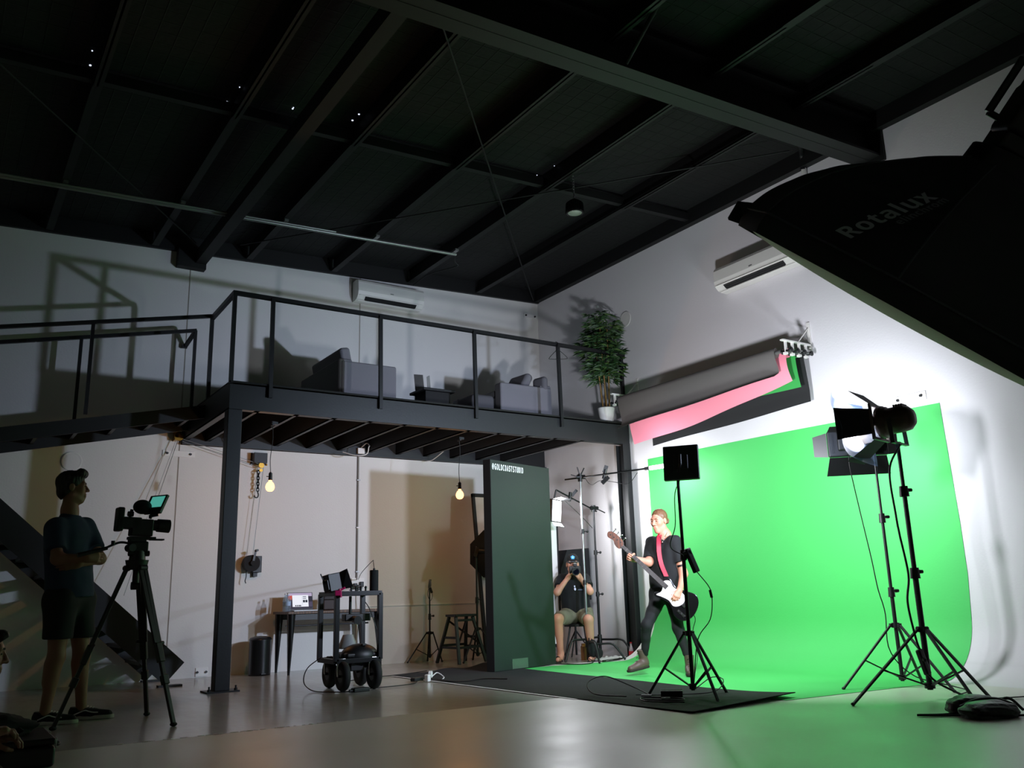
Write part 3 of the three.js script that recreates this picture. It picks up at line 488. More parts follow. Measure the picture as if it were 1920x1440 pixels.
  mesh('boom_arm', rod([sx, h.y, sz], h, 0.014), M.black, sd);
}
// ------------------------------------------------------------------ fittings on the walls
function airCon(label, M4, L) {
  const o = V(0, 0, 0).applyMatrix4(M4), t = thing('air_conditioner', label, 'air conditioner', o), tr = (g) => g.applyMatrix4(M4);
  const pr = [[0.004, 0], [0.004, 0.3], [0.15, 0.3], [0.195, 0.285], [0.215, 0.25], [0.222, 0.12], [0.205, 0.06], [0.16, 0.015], [0.1, 0]];
  const body = ext(pr, L, 0.004); body.rotateY(-Math.PI / 2); body.translate(L / 2, 0, 0);
  mesh('casing', tr(body), M.whitePlastic, t);
  const a = V(0, 0.075, 0.2105), b = V(0, 0.008, 0.125), n = V(0, -(b.z - a.z), (b.y - a.y)).normalize(); if (n.y > 0) n.negate();
  const mid = a.clone().lerp(b, 0.5).addScaledVector(n, 0.017), W = L * 0.78;
  const sl = (w, off, k, h) => bar([-w / 2, mid.y + (b.y - a.y) * k + n.y * off, mid.z + (b.z - a.z) * k + n.z * off], [w / 2, mid.y + (b.y - a.y) * k + n.y * off, mid.z + (b.z - a.z) * k + n.z * off], h, 0.004, [n.x, n.y, n.z]);
  mesh('outlet', tr(sl(W, 0, 0, 0.062)), M.blackMatte, t);
  for (const k of [-0.22, 0.05, 0.3]) mesh('louvre', tr(sl(W - 0.02, 0.004, k, 0.008)), M.greySteel, t);
  mesh('outlet_frame', [tr(sl(L - 0.04, 0.001, -0.44, 0.012)), tr(sl(L - 0.04, 0.001, 0.46, 0.012))], M.whitePlastic, t);
  mesh('badge', tr(box(0.05, 0.012, 0.002, 0, 0.14, 0.222)), M.galv, t);
  return t;
}
airCon('white split air conditioner on the back wall above the loft', new THREE.Matrix4().makeTranslation(-2.71, 4.95, 0), 1.03);
{
  const m = new THREE.Matrix4().makeRotationY(-Math.PI / 2); m.setPosition(0, 4.36, 4.62);
  const t = airCon('white split air conditioner on the right wall beneath the softbox', m, 1.16);
  const p = thing('air_conditioner_pipe', 'white pipe and duct running down the right wall to the air conditioner', 'pipe', [-0.03, 4.5, 5.3]);
  mesh('pipe', [tube([[-0.06, 4.47, 5.2], [-0.05, 4.47, 5.32], [-0.035, 4.55, 5.36], [-0.035, 5.2, 5.36], [-0.035, 5.45, 5.36]], 0.03, 10), ball([-0.06, 4.46, 5.24], 0.05, 0.7, 0.9, 1.3, 12)], M.white, p);
  mesh('flex_duct', tube([[-0.05, 5.44, 5.36], [-0.1, 5.6, 5.4], [-0.4, 5.55, 5.6], [-0.8, 5.5, 5.7], [-1.1, 5.6, 5.95]], 0.028, 10), M.black, p);
}
function plate(label, c, w, h, d, onX) {
  const t = thing('fixing_plate', label, 'bracket', c), g = (a, b, o, bw, bh, bd, r = 0) => onX ? box(bd, bh, bw, c[0] - o, c[1] + b, c[2] + a, r) : box(bw, bh, bd, c[0] + a, c[1] + b, c[2] + o, r);
  mesh('plate', g(0, 0, d / 2, w, h, d, 0.003), M.white, t);
  for (const s of [-1, 1]) { const a = s * w * 0.36, q = onX ? [c[0] - d, c[1], c[2] + a] : [c[0] + a, c[1], c[2] + d], e = onX ? [q[0] - 0.02, q[1], q[2]] : [q[0], q[1], q[2] + 0.02]; mesh('bolt', rod(q, e, 0.014, 0.014, 6), M.greySteel, t); }
}
plate('white bolted joint plate low on the back wall left of the steel post', [-5.46, 2.63, 0], 0.38, 0.075, 0.012);
plate('white bolted joint plate in the top corner of the back wall', [-0.16, 5.22, 0], 0.24, 0.07, 0.012);
plate('white bolted joint plate on the right wall above the green backdrop', [0, 2.6, 6.24], 0.34, 0.085, 0.012, true);
plate('small white bolted plate at floor level behind the steel post', [-5.05, 0.06, 0], 0.14, 0.1, 0.012);
for (const [lab, p, onX] of [['round white vent cap on the back wall above the standing man', [-6.63, 2.47, 0.004]], ['round white vent ring high on the right wall beside the bamboo', [-0.004, 4.585, 2.14], 1]]) {
  const t = thing('vent_cap', lab, 'vent', p), g = at(lathe([[0.001, 0.008], [0.085, 0.007], [0.09, 0.004], [0.095, 0.008], [0.11, 0.007], [0.112, 0]], 28), 0, 0, 0);
  if (onX) g.rotateZ(Math.PI / 2); else g.rotateX(Math.PI / 2);
  mesh('cap', g.translate(...p), M.wall, t);
}
{
  const t = thing('chain_hoist', 'dark wall bracket with a brass pulley, hanging chain and hook', 'hoist', [-4.48, 2.2, 0.01]);
  mesh('bracket', [span(-4.58, -4.38, 2.55, 2.7, 0.003, 0.02), span(-4.57, -4.4, 2.56, 2.69, 0.02, 0.13, 0.004)], M.blackSteel, t);
  mesh('pulley', [rod([-4.47, 2.53, 0.09], [-4.47, 2.53, 0.12], 0.035, 0.035, 14), rod([-4.47, 2.47, 0.09], [-4.47, 2.47, 0.11], 0.022, 0.022, 12), ball([-4.41, 2.54, 0.12], 0.014)], M.brass, t);
  for (let i = 0; i < 7; i++) { const g = new THREE.TorusGeometry(0.017, 0.0065, 6, 12); g.scale(1, 1.5, 1); mesh('chain_link', at(g, -4.5, 2.44 - i * 0.036, 0.1, i % 2 ? 1.57 : 0.2), M.blackMetal, t); }
  mesh('hook', tube([[-4.5, 2.19, 0.1], [-4.49, 2.16, 0.1], [-4.5, 2.125, 0.1], [-4.53, 2.125, 0.1], [-4.54, 2.15, 0.1]], 0.008), M.blackMetal, t);
  const w = thing('hand_winch', 'black hand winch with a crank bolted to the back wall', 'winch', [-4.55, 1.15, 0.01]);
  mesh('bracket', [span(-4.52, -4.41, 1.2, 1.4, 0.003, 0.1, 0.004), span(-4.5, -4.45, 1.15, 1.21, 0.01, 0.06)], M.blackSteel, w);
  mesh('drum', [rod([-4.55, 1.31, 0.06], [-4.55, 1.31, 0.16], 0.1, 0.1, 22), rod([-4.55, 1.31, 0.16], [-4.55, 1.31, 0.2], 0.03)], M.blackMatte, w);
  mesh('crank', [bar([-4.55, 1.31, 0.19], [-4.52, 1.46, 0.19], 0.025, 0.012, [0, 0, 1]), rod([-4.52, 1.46, 0.18], [-4.52, 1.46, 0.26], 0.015)], M.black, w);
  mesh('hook', tube([[-4.6, 1.22, 0.1], [-4.6, 1.15, 0.1], [-4.61, 1.1, 0.1], [-4.6, 1.07, 0.1]], 0.006), M.blackMetal, w);
  const p = thing('wire_rope', 'thin steel wire ropes running from the loft pulley down the wall', 'wire', [-5.49, 2.8, 0.09]);
  mesh('pulley_block', [rod([-5.49, 2.83, 0.06], [-5.49, 2.83, 0.12], 0.055, 0.055, 16), span(-5.54, -5.5, 2.78, 2.9, 0.003, 0.12)], M.brass, p);
  mesh('rope', [rod([-5.5, 2.79, 0.11], [-6.05, 0.95, 0.5], 0.0035), rod([-5.52, 2.79, 0.1], [-5.82, 1.75, 0.12], 0.0025), rod([-5.44, 2.8, 0.1], [-4.5, 2.55, 0.1], 0.003), rod([-5.44, 2.77, 0.09], [-4.5, 2.5, 0.1], 0.003), rod([-4.44, 2.52, 0.11], [-4.53, 1.4, 0.11], 0.003), rod([-4.5, 2.5, 0.08], [-4.6, 1.38, 0.08], 0.002)], M.galv, p);
}
{
  const t = thing('power_outlet', 'grey conduit with junction box and crowded white power outlet', 'power outlet', [-3.1, 1.0, 0.01]);
  mesh('pipe', rod([-3.107, 2.76, 0.014], [-3.107, 1.1, 0.014], 0.012), S(0x77736c, 0.5), t);
  for (const y of [2.42, 1.78, 1.2]) mesh('saddle', box(0.05, 0.014, 0.03, -3.1, y, 0.012), M.galv, t);
  mesh('junction_box', span(-3.15, -3.05, 2.77, 2.85, 0.052, 0.1, 0.006), M.white, t);
  mesh('outlet_plate', span(-3.18, -3.0, 0.99, 1.12, 0, 0.02, 0.005), M.white, t);
  for (const [x, y] of [[-3.14, 1.03], [-3.09, 1.01], [-3.05, 1.05]]) mesh('plug', span(x - 0.024, x + 0.024, y - 0.05, y + 0.02, 0.02, 0.07, 0.008), M.black, t);
  mesh('skirting_duct', [span(-2.96, -1.08, 0.745, 0.765, 0.0, 0.016), span(-2.78, -2.76, 0.74, 0.78, 0, 0.02)], M.white, t);
  mesh('lead', [tube([[-3.09, 1.0, 0.06], [-3.1, 0.85, 0.05], [-3.08, 0.7, 0.06], [-3.1, 0.3, 0.04], [-3.05, 0.05, 0.06]], 0.004), tube([[-3.05, 1.02, 0.06], [-3.02, 0.95, 0.06], [-3.0, 0.8, 0.05], [-3.01, 0.7, 0.05]], 0.004)], M.white, t);
  mesh('lead', tube([[-3.14, 1.02, 0.08], [-3.3, 0.98, 0.3], [-3.6, 0.99, 1.2], [-3.95, 0.97, 2.1], [-4.3, 0.93, 2.6]], 0.004), M.cable, t);
  mesh('lead', tube([[-3.1, 1.1, 0.05], [-3.3, 1.16, 0.6], [-3.7, 1.21, 1.7], [-3.93, 1.235, 2.35], [-4.04, 1.21, 2.6], [-4.075, 1.14, 2.7]], 0.004), M.cable, t);
  const c = thing('ceiling_flex', 'loose white flex looping beneath the loft joists', 'cable', [-3.2, 2.7, 0.5]);
  mesh('wire', [tube([[-3.1, 2.85, 0.07], [-3.07, 2.9, 0.2], [-3.14, 2.82, 0.45], [-3.17, 2.8, 0.5]], 0.007), tube([[-3.17, 2.8, 0.5], [-3.2, 2.7, 0.5], [-3.32, 2.68, 0.45], [-3.45, 2.74, 0.3]], 0.007), tube([[-4.85, 2.86, 0.3], [-4.88, 2.8, 0.2], [-4.84, 2.74, 0.12], [-4.78, 2.73, 0.1]], 0.007), tube([[-2.0, 2.85, 0.5], [-2.05, 2.74, 0.2], [-2.12, 2.72, 0.12]], 0.006)], M.white, c);
}
// ------------------------------------------------------------------ the dark green flat
{
  const t = thing('studio_flat', 'tall dark green painted flat with white lettering along its top', 'flat', [-1.92, 0, 2.2]);
  const e = V(1.098, 0, -0.35).normalize(), n = V(0.303, 0, 0.953).normalize(), u = V(0, 1, 0), o = V(-2.47, 0.012, 2.4), L = 1.153;
  const fr = (g) => g.applyMatrix4(frameM(o, e, u, n));
  mesh('panel', fr(span(0, L, 0, 2.39, -0.11, 0, 0.003)), S(0x15211b, 0.62, { bumpMap: tFine, bumpScale: 0.0006 }), t);
  mesh('side_edge', fr(span(-0.004, 0.004, 0, 2.392, -0.11, 0.001)), M.blackMatte, t);
  const chars = []; let tx = 0.03;
  for (const ch of '@GOLDCOASTSTUDIO') { const g = new TextGeometry(ch, { font, size: 0.072, depth: 0.002, curveSegments: 4 }); g.computeBoundingBox(); const bb = g.boundingBox, w = ch === 'I' ? 0.009 : ch === '@' ? 0.036 : 0.026; g.translate(-bb.min.x, ch === '@' ? -bb.min.y : 0, 0); g.scale(w / (bb.max.x - bb.min.x), ch === '@' ? 0.072 / (bb.max.y - bb.min.y) : 1, 1); g.translate(tx, 2.275, 0.0005); chars.push(fr(g)); tx += w + 0.012; }
  mesh('lettering', chars, S(0xf2f1ec, 0.5), t);
  const p = thing('clear_tape', 'silvery strip of tape near the foot of the dark green flat', 'tape', [-2.0, 0.03, 2.3]);
  mesh('strip', fr(span(0.31, 0.6, 0.005, 0.115, 0.001, 0.004)), PH(0x4a524c, 0.25, { clearcoat: 1 }), p);
}
{
  const t = thing('reflector_board', 'tall white reflector board with a black edge behind the green flat', 'reflector', [-0.9, 0, 1.3]);
  mesh('board', span(-1.25, -0.745, 0.2, 1.9, 1.28, 1.3), M.white, t);
  mesh('edge', [span(-0.745, -0.725, 0.0, 1.92, 1.27, 1.31), span(-1.25, -0.725, 0.16, 0.2, 1.27, 1.31), span(-1.25, -1.23, 0, 1.92, 1.27, 1.31)], M.blackMatte, t);
}
{
  const t = thing('framed_board', 'white board in a dark frame leaning behind the black dish', 'board', [-1.3, 0, 0.4]);
  const tilt = (g) => at(g, -1.25, 0.0, 0.62, 0, -0.13);
  mesh('board', tilt(span(-0.23, 0.25, 0.05, 2.24, 0, 0.02)), M.white, t);
  mesh('frame', [tilt(span(-0.26, -0.22, 0, 2.28, -0.01, 0.035)), tilt(span(0.24, 0.28, 0, 2.28, -0.01, 0.035)), tilt(span(-0.26, 0.28, 2.23, 2.28, -0.01, 0.035)), tilt(span(-0.26, 0.28, 0, 0.05, -0.01, 0.035))], M.darkWood, t);
  const b = thing('light_stand', 'black light stand with a dark dish reflector left of the flat', 'light stand', [-1.68, 0, 0.72]);
  standParts(b, [-1.68, 0, 0.72], [[-1.98, 0.02, 0.86], [-1.42, 0.02, 0.92], [-1.58, 0.02, 0.42]], { sections: [[0.07, 0.8], [0.8, 1.5]], hub: 0.42, r: 0.014 });
  mesh('bracket', bar([-1.7, 1.36, 0.72], [-1.66, 1.48, 0.74], 0.05, 0.05), M.black, b);
  const d = thing('dish_reflector', 'large dark octagonal dish half hidden behind the green flat', 'softbox', [-1.42, 1.05, 0.72]);
  const g = at(lathe([[0.05, 0.16], [0.07, 0.16], [0.2, 0.12], [0.34, 0.0], [0.345, -0.02], [0.33, -0.02], [0.19, 0.1], [0.05, 0.14]], 8), 0, 0, 0); g.rotateX(Math.PI / 2); g.rotateZ(0.39);
  mesh('dish', at(g, -1.42, 1.4, 0.74, -0.35, 0.1), M.blackCloth, d);
  mesh('hub', rod([-1.5, 1.42, 0.86], [-1.66, 1.44, 0.76], 0.04), M.black, d);
}
// ------------------------------------------------------------------ step stool, little lamp stand
{
  const t = thing('step_stool', 'small dark wooden A-frame step stool against the back wall', 'stool', [-1.88, 0, 0.65]);
  const T = [[-2.04, 0.585, 0.6], [-2.02, 0.585, 0.74], [-1.75, 0.585, 0.55], [-1.73, 0.585, 0.68]], Bt = [[-2.146, 0, 0.45], [-2.093, 0, 0.95], [-1.689, 0, 0.4], [-1.6, 0, 0.8]];
  const dw = S(0x231d13, 0.55, { map: tWood });
  mesh('seat', [at(new RoundedBoxGeometry(0.36, 0.03, 0.22, 2, 0.006), -1.885, 0.6, 0.645, 0.17)], dw, t);
  for (let i = 0; i < 4; i++) mesh('leg', bar(T[i], Bt[i], 0.035, 0.035, [0, 0, 1]), dw, t);
  const mix = (i, k) => P(T[i]).lerp(P(Bt[i]), k);
  for (const [i, j, k, l] of [[0, 1, 0.45, 0.45], [2, 3, 0.45, 0.45], [0, 2, 0.62, 0.62], [1, 3, 0.66, 0.66], [0, 1, 0.66, 0.66], [2, 3, 0.66, 0.66], [1, 3, 0.08, 0.08]]) mesh('rail', bar(mix(i, k), mix(j, l), 0.016, 0.03), dw, t);
  for (const [i, j, k, l] of [[1, 2, 0.62, 0.08], [3, 0, 0.62, 0.08]]) mesh('cross_brace', bar(mix(i, k), mix(j, l), 0.016, 0.025), dw, t);
}
{
  const b = [-2.15, 0, 0.26], t = thing('light_stand', 'thin little lamp stand with a bare globe by the back wall', 'light stand', b);
  standParts(t, b, [[-2.42, 0.02, 0.14], [-2.02, 0.02, 0.36], [-2.08, 0.02, 0.06]], { sections: [[0.06, 0.6], [0.6, 0.98]], hub: 0.38, r: 0.012 });
  mesh('head', [rod([-2.15, 0.97, 0.26], [-2.145, 1.08, 0.27], 0.022, 0.018), bar([-2.15, 0.99, 0.26], [-2.12, 0.9, 0.27], 0.02, 0.03)], M.black, t);
  mesh('globe', ball([-2.19, 1.02, 0.3], 0.05, 1, 1.2, 1, 18), PH(0xffffff, 0.06, { transmission: 0.95, thickness: 0, ior: 1.4 }), t);
  mesh('lead', tube([[-2.17, 0.98, 0.28], [-2.2, 0.88, 0.3], [-2.15, 0.8, 0.28], [-2.12, 0.86, 0.28], [-2.13, 0.97, 0.27]], 0.004), M.cable, t);
}
// ------------------------------------------------------------------ desk, laptop, bottles, bin
{
  const t = thing('work_table', 'narrow wooden-top table with tapered dark metal legs at the wall', 'table', [-3.6, 0, 0.4]);
  mesh('tabletop', span(-4.25, -3.03, 0.69, 0.72, 0.1, 0.66, 0.004), M.wood, t);
  mesh('apron', [span(-4.2, -3.08, 0.62, 0.69, 0.62, 0.635), span(-4.2, -3.08, 0.62, 0.69, 0.13, 0.145), rod([-4.18, 0.55, 0.38], [-3.1, 0.55, 0.38], 0.01)], M.greySteel, t);
  for (const [x, z, sx, sz] of [[-4.2, 0.63, -0.02, 0.02], [-4.18, 0.14, -0.02, 0.0], [-3.09, 0.63, 0.04, 0.02], [-3.1, 0.14, 0.04, 0]]) { const g = new THREE.CylinderGeometry(0.055, 0.016, 0.69, 4, 1); g.rotateY(Math.PI / 4); mesh('leg', aim(g, [x + sx, 0, z + sz], [x, 0.69, z]), M.blackMetal, t); }
}
{
  const t = thing('laptop', 'open laptop with a bright web page on the table', 'laptop', [-3.98, 0.72, 0.42]);
  mesh('keyboard_base', span(-4.15, -3.82, 0.72, 0.734, 0.34, 0.58, 0.004), M.galv, t);
  const fr = (g) => at(g, -3.985, 0.734, 0.345, 0.02, -0.22);
  mesh('lid', fr(span(-0.165, 0.165, 0, 0.215, -0.006, 0.0, 0.002)), M.black, t);
  const cv = document.createElement('canvas'); cv.width = 256; cv.height = 160; const c = cv.getContext('2d');
  c.fillStyle = '#2a2433'; c.fillRect(0, 0, 256, 160); c.fillStyle = '#b8a9c8'; c.fillRect(0, 0, 256, 34); c.fillStyle = '#c84a3a'; c.beginPath(); c.moveTo(0, 30); c.lineTo(50, 24); c.lineTo(38, 70); c.lineTo(0, 60); c.fill();
  c.fillStyle = '#f4f6ff'; c.fillRect(46, 22, 170, 120); c.fillStyle = '#c8cede'; c.fillRect(150, 34, 3, 100); c.fillStyle = '#6b7183'; for (const y of [34, 52]) c.fillRect(158, y, 36, 8); c.fillStyle = '#2b2e38'; c.fillRect(158, 72, 22, 26); c.fillRect(184, 72, 22, 26); for (const x of [74, 92, 110, 124]) c.fillRect(x, 124, 12, 14); c.fillStyle = '#4a4058'; c.fillRect(216, 90, 40, 52);
  const tx = new THREE.CanvasTexture(cv); tx.colorSpace = THREE.SRGBColorSpace;
  const sm = new THREE.MeshStandardMaterial({ color: 0x050505, roughness: 0.2, emissive: 0xffffff, emissiveMap: tx, emissiveIntensity: 0.9 });
  const pg = new THREE.PlaneGeometry(0.31, 0.19); pg.translate(0, 0.113, 0.002);
  mesh('screen', fr(pg), sm, t, { uv: true });
  const l = new THREE.RectAreaLight(0xe8ecff, LEVEL.laptop * 0.3, 0.31, 0.19); light(l, t, [-3.985, 0.85, 0.33]); l.lookAt(-3.985, 1.08, 1.33);
}
for (const [x, z, lab] of [[-4.2, 0.5, 'clear plastic water bottle at the table edge, in front'], [-4.19, 0.38, 'clear plastic water bottle tucked close beside the laptop']]) {
  const t = thing('water_bottle', lab, 'bottle', [x, 0.72, z]);
  mesh('body', at(lathe([[0.001, 0.002], [0.03, 0], [0.033, 0.01], [0.033, 0.12], [0.03, 0.15], [0.014, 0.18], [0.013, 0.2]], 18), x, 0.72, z), PH(0xdfeaf2, 0.08, { transmission: 0.85, thickness: 0, ior: 1.35 }), t);
  mesh('label', rod([x, 0.79, z], [x, 0.84, z], 0.0338, 0.0338, 18), S(0x9fb8d4, 0.5), t);
  mesh('cap', rod([x, 0.92, z], [x, 0.935, z], 0.014, 0.014, 12), M.white, t);
}
{
  const t = thing('waste_bin', 'round black waste bin on the floor left of the table', 'bin', [-4.46, 0, 0.32]);
  mesh('body', at(lathe([[0.001, 0], [0.125, 0], [0.13, 0.02], [0.13, 0.4], [0.128, 0.41]], 32), -4.46, 0, 0.32), S(0x121315, 0.28), t);
  mesh('lid', at(lathe([[0.001, 0.448], [0.06, 0.445], [0.12, 0.43], [0.134, 0.405], [0.132, 0.4]], 32), -4.46, 0, 0.32), S(0x15171a, 0.35), t);
  mesh('pedal', span(-4.49, -4.43, 0.015, 0.03, 0.43, 0.48, 0.004), M.greySteel, t);
  const u = thing('table_clutter', 'dark leather pouch standing on the right half of the table', 'pouch', [-3.5, 0.72, 0.4]);
  mesh('pouch', span(-3.72, -3.55, 0.72, 0.9, 0.3, 0.42, 0.02), S(0x2c1d18, 0.6), u); mesh('flap', span(-3.725, -3.545, 0.84, 0.905, 0.29, 0.43, 0.02), S(0x201512, 0.6), u);
}
// ------------------------------------------------------------------ the trolley and what it carries
{
  const t = thing('camera_trolley', 'black square-frame trolley on four pneumatic wheels', 'trolley', [-4.34, 0, 2.73]);
  const X = [-4.565, -4.115], Z = [2.515, 2.935], Y = [0.27, 0.895], w = 0.045, fm = M.blackMetal;
  for (const x of X) for (const z of Z) mesh('upright', span(x - w / 2, x + w / 2, Y[0], Y[1], z - w / 2, z + w / 2, 0.003), fm, t);
  for (const y of Y) { for (const z of Z) mesh('rail', span(X[0], X[1], y - 0.022, y + 0.022, z - w / 2, z + w / 2, 0.003), fm, t); for (const x of X) mesh('rail', span(x - w / 2, x + w / 2, y - 0.022, y + 0.022, Z[0], Z[1], 0.003), M.greySteel, t); }
  mesh('shelf', span(X[0], X[1], 0.255, 0.265, Z[0], Z[1]), fm, t);
  mesh('axle', [rod([-4.46, 0.2, 2.73], [-4.2, 0.2, 2.73], 0.03), span(-4.4, -4.26, 0.17, 0.26, 2.55, 2.9, 0.01)], M.black, t);
  for (const [x, z] of [[-4.5, 2.95], [-4.18, 2.95], [-4.46, 2.52], [-4.13, 2.52]]) {
    const g = at(lathe([[0.06, -0.03], [0.1, -0.038], [0.125, -0.03], [0.136, -0.012], [0.136, 0.012], [0.125, 0.03], [0.1, 0.038], [0.06, 0.03]], 32), 0, 0, 0); g.rotateZ(Math.PI / 2);
    const wh = mesh('wheel', g.translate(x, 0.136, z), M.rubber, t);
    mesh('rim', [rod([x - 0.028, 0.136, z], [x + 0.028, 0.136, z], 0.065, 0.065, 20), rod([x - 0.05, 0.136, z], [x + 0.05, 0.136, z], 0.014)], M.greySteel, wh);
    mesh('fork', [tube([[x - 0.05, 0.136, z], [x - 0.052, 0.22, z], [x - 0.03, 0.285, z - 0.01], [x + 0.0, 0.29, z - 0.01]], 0.01), tube([[x + 0.05, 0.136, z], [x + 0.052, 0.22, z], [x + 0.03, 0.285, z - 0.01], [x + 0.0, 0.29, z - 0.01]], 0.01)], M.chrome, wh);
  }
  const r = thing('monitor_box', 'black angled monitor box with antenna on top of the trolley', 'monitor', [-4.53, 0.917, 2.8]);
  const fr = (g) => at(g, -4.53, 0.92, 2.8, 0.15, -0.12, 0.16);
  mesh('case', [fr(span(-0.085, 0.085, 0, 0.17, -0.06, 0.06, 0.008)), fr(span(-0.1, -0.08, 0.02, 0.12, -0.04, 0.05, 0.006))], M.black, r);
  mesh('hood', fr(slab([[0.05, 0.0, 0.06], [0.12, 0, 0.14], [0.09, 0.185, 0.14], [0.05, 0.17, 0.06]], 0.006)), M.blackMatte, r);
  mesh('antenna', fr(rod([-0.1, 0.09, 0], [-0.125, 0.19, 0], 0.006)), M.black, r);
  const s = thing('cylinder_speaker', 'black cylinder speaker standing at the right of the trolley top', 'speaker', [-4.075, 0.917, 2.7]);
  mesh('body', at(lathe([[0.001, 0], [0.042, 0], [0.044, 0.006], [0.044, 0.2], [0.04, 0.206], [0.001, 0.206]], 26), -4.075, 0.917, 2.7), M.blackCloth, s);
  mesh('cap', rod([-4.075, 1.12, 2.7], [-4.075, 1.14, 2.7], 0.012), M.black, s);
  const c = thing('spring_clamp', 'bright pink spring clamp gripping the trolley corner', 'clamp', [-4.565, 0.87, 2.97]);
  const pk = S(0xd0206a, 0.4);
  mesh('jaw', [bar([-4.6, 0.9, 2.965], [-4.54, 0.9, 2.99], 0.04, 0.05, [0, 1, 0], 0.008), bar([-4.56, 0.94, 2.98], [-4.545, 0.86, 2.98], 0.02, 0.03, [0, 0, 1], 0.005)], pk, c);
  mesh('handle', bar([-4.545, 0.93, 2.98], [-4.51, 0.95, 3.0], 0.02, 0.02, [0, 1, 0], 0.004), pk, c);
  const k = thing('cable_hooks', 'row of small black knobs along the trolley top rail', 'knobs', [-4.35, 0.917, 2.94]);
  for (let i = 0; i < 4; i++) mesh('knob', [rod([-4.42 + i * 0.05, 0.915, 2.935], [-4.42 + i * 0.05, 0.945, 2.935], 0.01), ball([-4.42 + i * 0.05, 0.95, 2.935], 0.014, 1, 1, 1, 8)], M.black, k);
  const g = thing('camera_rig', 'small black camera rig hung under the trolley top', 'camera', [-4.35, 0.62, 2.75]);
  mesh('arm', [rod([-4.35, 0.87, 2.75], [-4.35, 0.7, 2.75], 0.014), span(-4.42, -4.15, 0.63, 0.7, 2.7, 2.8, 0.01)], M.black, g);
  mesh('lens', rod([-4.33, 0.65, 2.8], [-4.33, 0.64, 2.9], 0.035, 0.04, 16), M.black, g); mesh('cup', rod([-4.3, 0.6, 2.86], [-4.3, 0.66, 2.86], 0.028, 0.035, 14), M.glass, g);
  const d = thing('grey_cone', 'pale grey cone-shaped lamp shade inside the trolley', 'cone', [-4.33, 0.37, 2.66]);
  mesh('shade', at(lathe([[0.1, 0], [0.1, 0.012], [0.052, 0.13], [0.001, 0.135]], 24), -4.33, 0.37, 2.66), S(0x8e9090, 0.5), d);
  const b = thing('kit_bag', 'low black domed kit bag lying on the trolley shelf', 'bag', [-4.3, 0.29, 2.74]);
  mesh('bag', [ball([-4.27, 0.3, 2.8], 0.16, 1.2, 0.75, 0.9, 22), span(-4.45, -4.1, 0.29, 0.34, 2.6, 2.92, 0.02)], M.black, b); mesh('buckle', [span(-4.28, -4.24, 0.4, 0.42, 2.86, 2.9, 0.004)], M.greySteel, b);
  const cb = thing('cable', 'black cables trailing from the trolley across the concrete floor', 'cable', [-4.5, 0.01, 2.6]);
  mesh('wire', tube([[-4.58, 0.3, 2.6], [-4.7, 0.2, 2.55], [-4.75, 0.08, 2.6], [-4.72, 0.012, 2.75], [-4.65, 0.01, 3.0], [-4.5, 0.01, 3.1], [-4.42, 0.01, 3.12]], 0.005, 6, 50), M.cable, cb);
  mesh('wire', tube([[-4.36, 0.012, 3.08], [-4.25, 0.01, 2.98], [-3.9, 0.01, 2.95], [-3.7, 0.01, 2.85], [-3.6, 0.012, 2.72]], 0.005, 6, 40), M.cable, cb);
  mesh('wire', tube([[-4.14, 0.87, 2.52], [-4.06, 0.75, 2.55], [-4.02, 0.6, 2.6], [-3.98, 0.45, 2.62], [-4.0, 0.32, 2.62], [-4.1, 0.28, 2.6]], 0.005, 6, 40), M.cable, cb);
  mesh('wire', tube([[-4.1, 0.012, 2.1], [-3.8, 0.01, 1.9], [-3.4, 0.01, 1.8], [-3.2, 0.012, 1.75], [-2.9, 0.012, 1.6]], 0.005, 6, 40), M.cable, cb);
  const pb = thing('power_brick', 'flat black power brick on the floor below the trolley', 'power supply', [-4.42, 0, 3.1]);
  mesh('brick', box(0.17, 0.035, 0.07, -4.38, 0.018, 3.09, 0.008, 0.15), M.black, pb); mesh('plug', rod([-4.5, 0.015, 3.11], [-4.47, 0.015, 3.11], 0.014), M.black, pb);
  const ps = thing('power_strip', 'white and grey power strip with plugs beside the carpet', 'power strip', [-3.54, 0, 2.7]);
  mesh('strip', box(0.16, 0.035, 0.06, -3.58, 0.03, 2.68, 0.008, 0.5), M.greySteel, ps); mesh('adapter', box(0.05, 0.07, 0.05, -3.5, 0.04, 2.76, 0.01, 0.4), M.white, ps); mesh('plug', rod([-3.44, 0.07, 2.68], [-3.42, 0.07, 2.7], 0.032, 0.032, 16), M.white, ps);
  mesh('lead', tube([[-3.42, 0.03, 2.68], [-3.36, 0.05, 2.62], [-3.3, 0.07, 2.6], [-3.27, 0.03, 2.68], [-3.34, 0.02, 2.78]], 0.006), M.white, ps);
  mesh('lead', tube([[-3.47, 0.04, 2.72], [-3.42, 0.02, 2.95], [-3.3, 0.012, 3.1], [-3.1, 0.03, 3.2], [-2.95, 0.03, 3.4]], 0.006), M.cable, ps);
}
